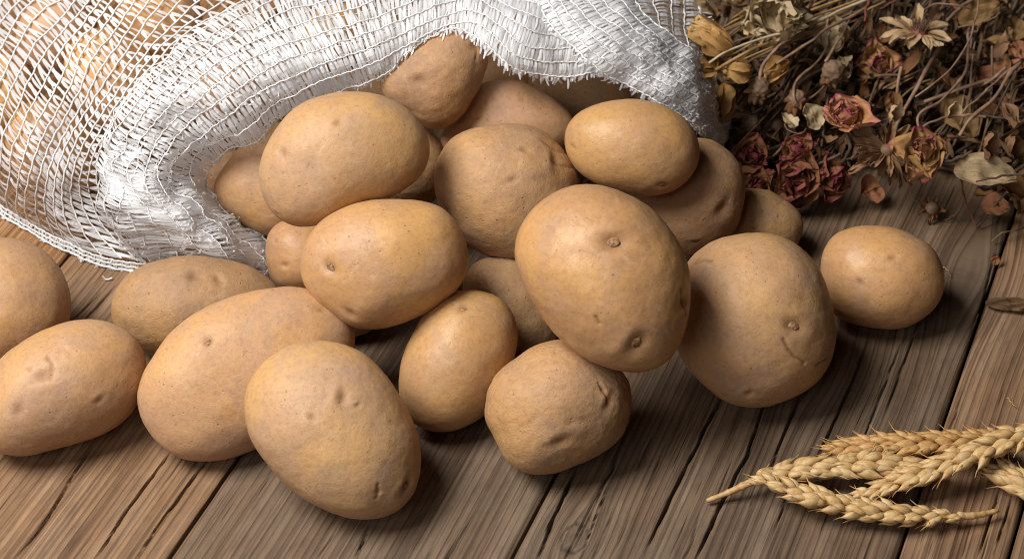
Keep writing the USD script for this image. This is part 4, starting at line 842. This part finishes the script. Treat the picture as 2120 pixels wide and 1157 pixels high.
# leaves traced one by one: base, direction in the photograph, facing, length, width
LV = [
 ((1975,352,.050), (.95,-.22,.1), (.1,.35,.9), .033, .020, 'dull_cream_petal', 'big wrinkled cream petal at the right, under dark twigs', .35, .5),
 ((1700,262,.048), (-.62,.55,.2), (-.2,.4,.8), .017, .013, 'cream_petal', 'cream leaf tucked behind the brightest rose', .5, .4),
 ((2030,425,.010), (.8,-.15,.2), (0,.4,.9), .016, .014, 'salmon_leaf', 'salmon pink fallen leaf under the big cream petal', .3, .4),
 ((1822,385,.010), (-.75,-.4,.2), (.2,.3,.9), .017, .017, 'salmon_leaf', 'orange brown curled leaf on the planks below the star of bracts', .9, .5),
 ((2128,108,.070), (-.95,.05,.2), (0,.4,.9), .013, .012, 'salmon_leaf', 'salmon pink leaf at the right picture edge', .3, .3),
 ((2070,290,.055), (.8,.25,.2), (.1,-.5,.8), .024, .020, 'brown_leaf', 'brown leaf curled over like a hood above the big cream petal', -1.2, .9),
 ((2040,330,.058), (-.3,.8,.3), (.6,.1,.7), .018, .012, 'seed_bract', 'tan folded leaf standing on the big cream petal', .9, .9),
 ((2060,360,.040), (.55,-.75,.2), (.2,.4,.8), .022, .016, 'rust_leaf', 'rusty torn leaf hanging right of the big cream petal', .7, .6),
 ((2085,385,.024), (.55,-.7,.2), (.4,.3,.8), .018, .012, 'seed_bract', 'tan twisted leaf low at the right picture edge', -.9, .7),
 ((2105,330,.05), (-.7,.5,.3), (0,.5,.8), .020, .014, 'seed_bract', 'brown shrivelled leaf at the right edge beside the hooded leaf', 1.2, .8),
 ((2075,215,.058), (.2,-.85,.3), (.6,.2,.7), .028, .010, 'seed_bract', 'long twisted brown leaf hanging from the thickest stem', .9, .9),
 ((1965,245,.052), (.1,.9,.3), (.3,.1,.9), .012, .008, 'tan_petal', 'pale little curled leaf above the yellow rose', .9, .9),
 ((1842,255,.05), (-.15,.8,.4), (.5,.1,.8), .014, .010, 'tan_petal', 'pale curled leaf standing over the star of bracts', 1.0, .9),
 ((1960,200,.036), (.35,-.8,.2), (.2,.4,.9), .030, .024, 'olive_leaf', 'olive green grey leaf in the shade behind the kinked stem', .4, .3),
 ((1850,190,.040), (-.2,-.85,.2), (.3,.4,.8), .018, .012, 'rust_leaf', 'rust brown leaf in the shade right of the brightest rose', .5, .4),
 ((2020,165,.036), (.9,.15,.2), (0,.5,.8), .032, .014, 'salmon_leaf', 'orange brown long leaf in the shade right of the straight thick stem', .5, .5),
 ((1940,140,.044), (.3,-.9,.2), (.4,.3,.8), .018, .010, 'rust_leaf', 'rust coloured leaf behind the long thin curved stem', .6, .5),
 ((1835,55,.056), (-.4,-.75,.3), (.2,.4,.8), .014, .012, 'rust_leaf', 'rust brown leaf left of the daisy', .4, .4),
 ((1985,45,.052), (.8,.2,.3), (0,.5,.8), .026, .018, 'olive_leaf', 'grey olive leaf between the daisy and the long thin curved stem', .4, .4),
 ((1700,60,.05), (.7,-.6,.3), (.2,.4,.8), .018, .014, 'olive_leaf', 'olive leaf in the shade below the olive stems', .4, .4),
 ((1620,235,.042), (.2,-.85,.4), (.5,.2,.8), .014, .009, 'cream_petal', 'torn cream leaf below the rusty seed head', .9, .7),
 ((2110,40,.06), (-.5,-.8,.3), (.3,.3,.8), .020, .014, 'olive_leaf', 'yellowish olive leaf in the top right corner', .6, .5),
 ((2085,640,.006), (.95,-.12,.1), (0,.6,.8), .026, .0085, 'brown_leaf', 'single narrow brown leaf lying on the right plank above the wheat', .25, .3),
 ((2058,548,.001), (.2,.9,.1), (0,.6,.8), .006, .005, 'red_rose_petal', 'tiny red petal caught in the seam at the right', .3, .3),
]
for i, (b, d, nm, L, Wd, mat, label, curl, cup) in enumerate(LV):
    if 'narrow brown leaf' in label: b = (2040, 628, .002)
    leaf(at(*b), to_cam(*d), to_cam(*nm), L, Wd, mat, label, 600 + i, curl, cup)
# the tangle underneath, which nobody could count
def tangle():
    rng = np.random.RandomState(77); bags = {m: Bag() for m in ('dark_leaf', 'brown_leaf', 'rust_leaf', 'olive_leaf', 'seed_bract', 'dark_stem', 'brown_stem', 'mauve_stem')}
    def spot():
        while True:
            u, v = rng.uniform(1470, 2260), rng.uniform(-330, 420)
            low = np.interp(u, [1470, 1520, 1600, 1760, 1830, 1980, 2060, 2120, 2300], [200, 330, 380, 330, 350, 330, 400, 430, 470])
            if v < low: return u, v, np.clip((low - v) / 240, 0, 1)
    for i in range(1700):
        u, v, q = spot(); h = rng.uniform(.002, .010 + .042 * q)
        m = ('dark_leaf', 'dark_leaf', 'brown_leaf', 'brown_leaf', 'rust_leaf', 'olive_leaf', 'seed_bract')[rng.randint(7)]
        L = rng.uniform(.008, .024)
        a = rng.uniform(0, 6.28)
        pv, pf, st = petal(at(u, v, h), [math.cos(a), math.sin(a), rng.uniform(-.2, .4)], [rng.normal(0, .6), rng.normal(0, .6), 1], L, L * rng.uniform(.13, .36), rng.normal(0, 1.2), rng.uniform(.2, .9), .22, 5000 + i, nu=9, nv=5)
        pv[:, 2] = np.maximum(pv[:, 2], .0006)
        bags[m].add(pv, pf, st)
    for i in range(640):
        u, v, q = spot(); h = rng.uniform(.004, .008 + .046 * q)
        a = math.radians(rng.normal(52, 20)); L = rng.uniform(60, 260)
        p = [(u + math.cos(a) * L * t + rng.normal(0, 7), v - math.sin(a) * L * t + rng.normal(0, 7), max(.003, h + rng.normal(0, .004) + .02 * t * q)) for t in (-.5, 0, .5)]
        p = [(x, min(y, np.interp(x, [1470, 1520, 1600, 1760, 1830, 1980, 2060, 2120, 2300], [190, 320, 370, 330, 345, 330, 390, 420, 460])), z) for x, y, z in p]
        if min(x for x, y, z in p) < 1490: continue
        P = path_pts(p, 9); bags[('dark_stem', 'brown_stem', 'mauve_stem')[i % 3]].add(*tube(P, rng.uniform(.0005, .0012), 5))
    t = thing('dried_tangle', 'dark tangle of small dried leaves and stems under the flowers', 'dried foliage', at(1850, 150, 0), kind='stuff')
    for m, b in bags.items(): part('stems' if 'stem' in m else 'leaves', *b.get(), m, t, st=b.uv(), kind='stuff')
tangle()

# ------------------------------------------------------------------ wheat
def husk_look(name, a, b, c):
    look(name, {'uv': ('attribute', {'attribute': 'st'}), 'x': ('separate_xyz', {}), 'g': ('geometry', {}), 'n': ('noise_texture', {'scale': 260.0, 'detail': 4.0, 'roughness': .6}), 'r': ('rgb_ramp', {'ramp': [(.3, a), (.5, b), (.72, c)]}),
      'mp': ('mapping', {'scale': (1.0, 14.0, 1)}), 'vn': ('noise_texture', {'scale': 2.5, 'detail': 2.0}), 'vr': ('rgb_ramp', {'ramp': [(.35, (.70, .62, .52)), (.55, (1, 1, 1))]}), 'm': ('mix_color', {'blend_type': 'multiply', 'fac': .6}),
      'tr': ('rgb_ramp', {'ramp': [(.0, (.72, .60, .46)), (.25, (1, 1, 1)), (.75, (1, 1, 1)), (1, (.80, .60, .38))]}), 'm2': ('mix_color', {'blend_type': 'multiply', 'fac': .9}),
      'ri': ('map_range', {'to_min': .84, 'to_max': 1.1}), 'hs': ('hsv', {'saturation': 1.0}),
      'p': ('principled_bsdf', {'roughness': .5, 'specular_ior_level': .35, 'subsurface_weight': .1, 'subsurface_scale': .002})},
     [('uv.vector', 'x.vector'), ('g.position', 'n.vector'), ('n.fac', 'r.fac'), ('uv.vector', 'mp.vector'), ('mp.vector', 'vn.vector'), ('vn.fac', 'vr.fac'), ('r.color', 'm.a'), ('vr.color', 'm.b'), ('x.x', 'tr.fac'), ('m.result', 'm2.a'), ('tr.color', 'm2.b'),
      ('g.random_per_island', 'ri.value'), ('ri.result', 'hs.value'), ('m2.result', 'hs.color'), ('hs.color', 'p.base_color')], 'p.BSDF')
husk_look('wheat_husk', (.52, .30, .105), (.68, .44, .20), (.76, .55, .30))
husk_look('orange_husk', (.44, .22, .065), (.58, .33, .12), (.64, .41, .19))
def grain(base, d, out, L, Wd, th, seed, beak=.35):
    """a plump husk that ends in a thin beak"""
    rng = np.random.RandomState(seed)
    d = unit(d); out = unit(np.asarray(out) - d * np.dot(out, d)); sd = np.cross(d, out)
    u = np.linspace(0, 1, 11); k = 8
    r = np.where(u < .62, np.sin(np.pi * np.clip(u / .62, 0, 1) * .82 + .18) ** .8, np.nan)
    r = np.interp(u, [0, .08, .2, .35, .5, .62, .74, .86, 1], [.35, .62, .9, 1, .93, .74, .42, .15, .03])
    a = np.arange(k) / k * 2 * np.pi
    bend = .10 * L * u ** 2 * rng.uniform(.3, 1.4)
    v = np.asarray(base) + (u * L)[:, None, None] * d + bend[:, None, None] * out * -.6 + (r[:, None] * np.cos(a))[..., None] * sd * Wd / 2 + (r[:, None] * np.sin(a))[..., None] * out * th / 2
    st = np.stack([np.repeat(u, k), np.tile(np.abs(a - np.pi) / np.pi, len(u))], 1)
    v = v.reshape(-1, 3)
    i = (np.arange(10)[:, None] * k + np.arange(k)[None]).ravel(); j = (np.arange(10)[:, None] * k + (np.arange(k)[None] + 1) % k).ravel()
    f = np.vstack([np.stack([i, j, j + k], 1), np.stack([i, j + k, i + k], 1)])
    return v, f, st
def wheat_ear(pts, label, seed, n, size, stalk=None, splay=.55, w0=.75, roll=0.0, fuzz=1.0, end_taper=.65, mat='wheat_husk'):
    """pts run from the base of the ear to its tip"""
    rng = np.random.RandomState(seed)
    P = path_pts(pts, 60)
    t = thing('wheat_ear', label, 'wheat ear', P[0] * [1, 1, 0] + [0, 0, max(P[0][2] - .004, 0)])
    v, f = tube(P, np.linspace(.0013, .0008, 60), 6); part('rachis', v, f, 'wheat_husk', t)
    if stalk: 
        Q = path_pts(stalk, 24); k = np.linspace(0, 1, 24)
        v, f = tube(Q, .0021 * (1 - .5 * k) * (1 + .22 * (np.sin(k * 23) > .75)), 7); part('stalk', v, f, 'wheat_husk', t, st=np.tile([.5, .5], (len(v), 1)))
    T = np.gradient(P, axis=0); T /= np.linalg.norm(T, axis=1, keepdims=True)
    for i in range(n):
        q = (i + .3) / n; k = int(q * 59); c, tg = P[k], T[k]
        up = unit(np.array([0, 0, 1.0]) - tg * tg[2]); sd = np.cross(tg, up)
        s = 1 if i % 2 else -1
        lat = unit(sd * s * math.cos(roll) + up * math.sin(roll))
        sz = size * (w0 + (1 - w0) * min(q * 4, 1)) * (1 - (1 - end_taper) * max(0, q - .7) / .3) * rng.uniform(.92, 1.08)
        bag = Bag()
        for j, (sp, lift, ln, wd) in enumerate(((splay, .05, 1.0, .44), (splay * .42, .75, .95, .42), (splay * .5, -.5, .9, .40), (splay * 1.45, .35, .72, .28))):
            o = unit(lat + up * lift * 1.3)
            d = unit(tg + o * sp * rng.uniform(.8, 1.2) + rng.normal(0, .09, 3))
            gv, gf, st = grain(c + o * sz * .13 - tg * sz * .12 * (j == 3), d, o, sz * ln, sz * wd, sz * .34, seed * 100 + i * 7 + j)
            bag.add(gv, gf, st)
            if rng.rand() < .6 * fuzz:                                      # short awn
                e = gv[-1]; aw = unit(d + o * .25 + rng.normal(0, .12, 3)) * sz * rng.uniform(.10, .42)
                av, af = tube(np.array([e - d * sz * .06, e + aw * .5, e + aw]), [.00032, .00022, .00008], 4, cap=False); bag.add(av, af, np.tile([.9, .5], (len(av), 1)))
        vv, ff = bag.get()
        lowz = vv[:, 2].min()
        vv[:, 2] = np.maximum(vv[:, 2], .0004)
        part('spikelet', vv, ff, mat, t, st=bag.uv())
H1 = .0105
wheat_ear([(1568,992,.010),(1640,976,.012),(1720,966,.013),(1800,962,.013),(1875,966,.011),(1930,975,.009)], 'middle wheat ear with two neat rows of plump husks and a stem stub at left', 201, 17, .0150,
          stalk=[(1574,990,.010),(1545,1002,.009),(1510,1018,.006),(1464,1036,.003)], splay=.47, fuzz=.8)
wheat_ear([(1985,1068,.0065),(1940,1068,.007),(1870,1066,.0085),(1790,1056,.010),(1710,1038,.012),(1640,1015,.014),(1572,990,.016)], 'frontmost wheat ear with a bare stalk end pointing right', 202, 21, .0132,
          stalk=[(1983,1068,.0065),(2020,1066,.006),(2066,1056,.005)], splay=.46, w0=.6)
wheat_ear([(2190,872,.024),(2120,900,.024),(2050,925,.022),(1970,958,.018),(1900,985,.014),(1840,1005,.010),(1782,1030,.006)], 'wheat ear coming from the right edge over the others, husks pointing down left', 203, 22, .0146, splay=.52)
wheat_ear([(2080,908,.012),(2000,915,.013),(1920,920,.013),(1840,922,.012),(1770,928,.010),(1712,938,.008)], 'orange tinged wheat ear lying behind the others', 204, 20, .0140, splay=.66, fuzz=1.6, mat='orange_husk')
wheat_ear([(2200,1050,.009),(2150,1020,.010),(2110,1000,.010),(2066,972,.009)], 'fanned wheat ear cut by the right picture edge', 205, 9, .0150, splay=.62)

# ------------------------------------------------------------------ scraps
def scrap(pts, w, label, mat='net_tape'):
    P = path_pts(pts, 9); t = thing('thread_scrap', label, 'scrap', P[0])
    up = np.array([0, 0, 1.0]); d = np.gradient(P, axis=0); sd = np.cross(d, up); sd /= np.linalg.norm(sd, axis=1, keepdims=True)
    part('tape', np.stack([P - sd * w / 2, P + sd * w / 2, P + sd * w / 2 + up * .0002, P - sd * w / 2 + up * .0002], 1).reshape(-1, 3), np.vstack([np.array([[4*i+a, 4*i+b, 4*i+4+b], [4*i+a, 4*i+4+b, 4*i+4+a]]) for i in range(8) for a, b in ((0, 1), (1, 2), (2, 3), (3, 0))]), mat, t, smooth=False)
scrap([(213, 571, .003), (218, 578, .0012), (232, 575, .0015)], .0010, 'small bent white scrap of net tape lying on the planks')
def chip(u, v, h, size, label, mat, cat, seed):
    b = trimesh.creation.icosphere(2); bv = np.array(b.vertices); bv = bv * (1 + .9 * (meshkit.noise(bv * 2.2 + seed, seed) - .5))[:, None] * [1, .7, .35]
    c = at(u, v, h); t = thing('chip' if cat == 'chip' else 'splinter', label, cat, c)
    part('flake', c + bv * size, np.array(b.faces), mat, t, smooth=False)
chip(143, 918, .004, .0022, 'tiny pale chip at the underside of the lower left potato', 'pale_stem', 'chip', 5)
for pts, label in (([(2086, 822, .0012), (2094, 832, .0022), (2104, 842, .0012)], 'hair thin straw splinter on the plank above the wheat ears'), ([(1952, 552, .001), (1962, 560, .002), (1968, 572, .001)], 'hair thin straw fibre beside the single potato at the far right')):
    t = thing('straw_fibre', label, 'fibre', at(*pts[0])); stem_part(t, pts, .0005, 'gold_stem', 5, name='fibre')
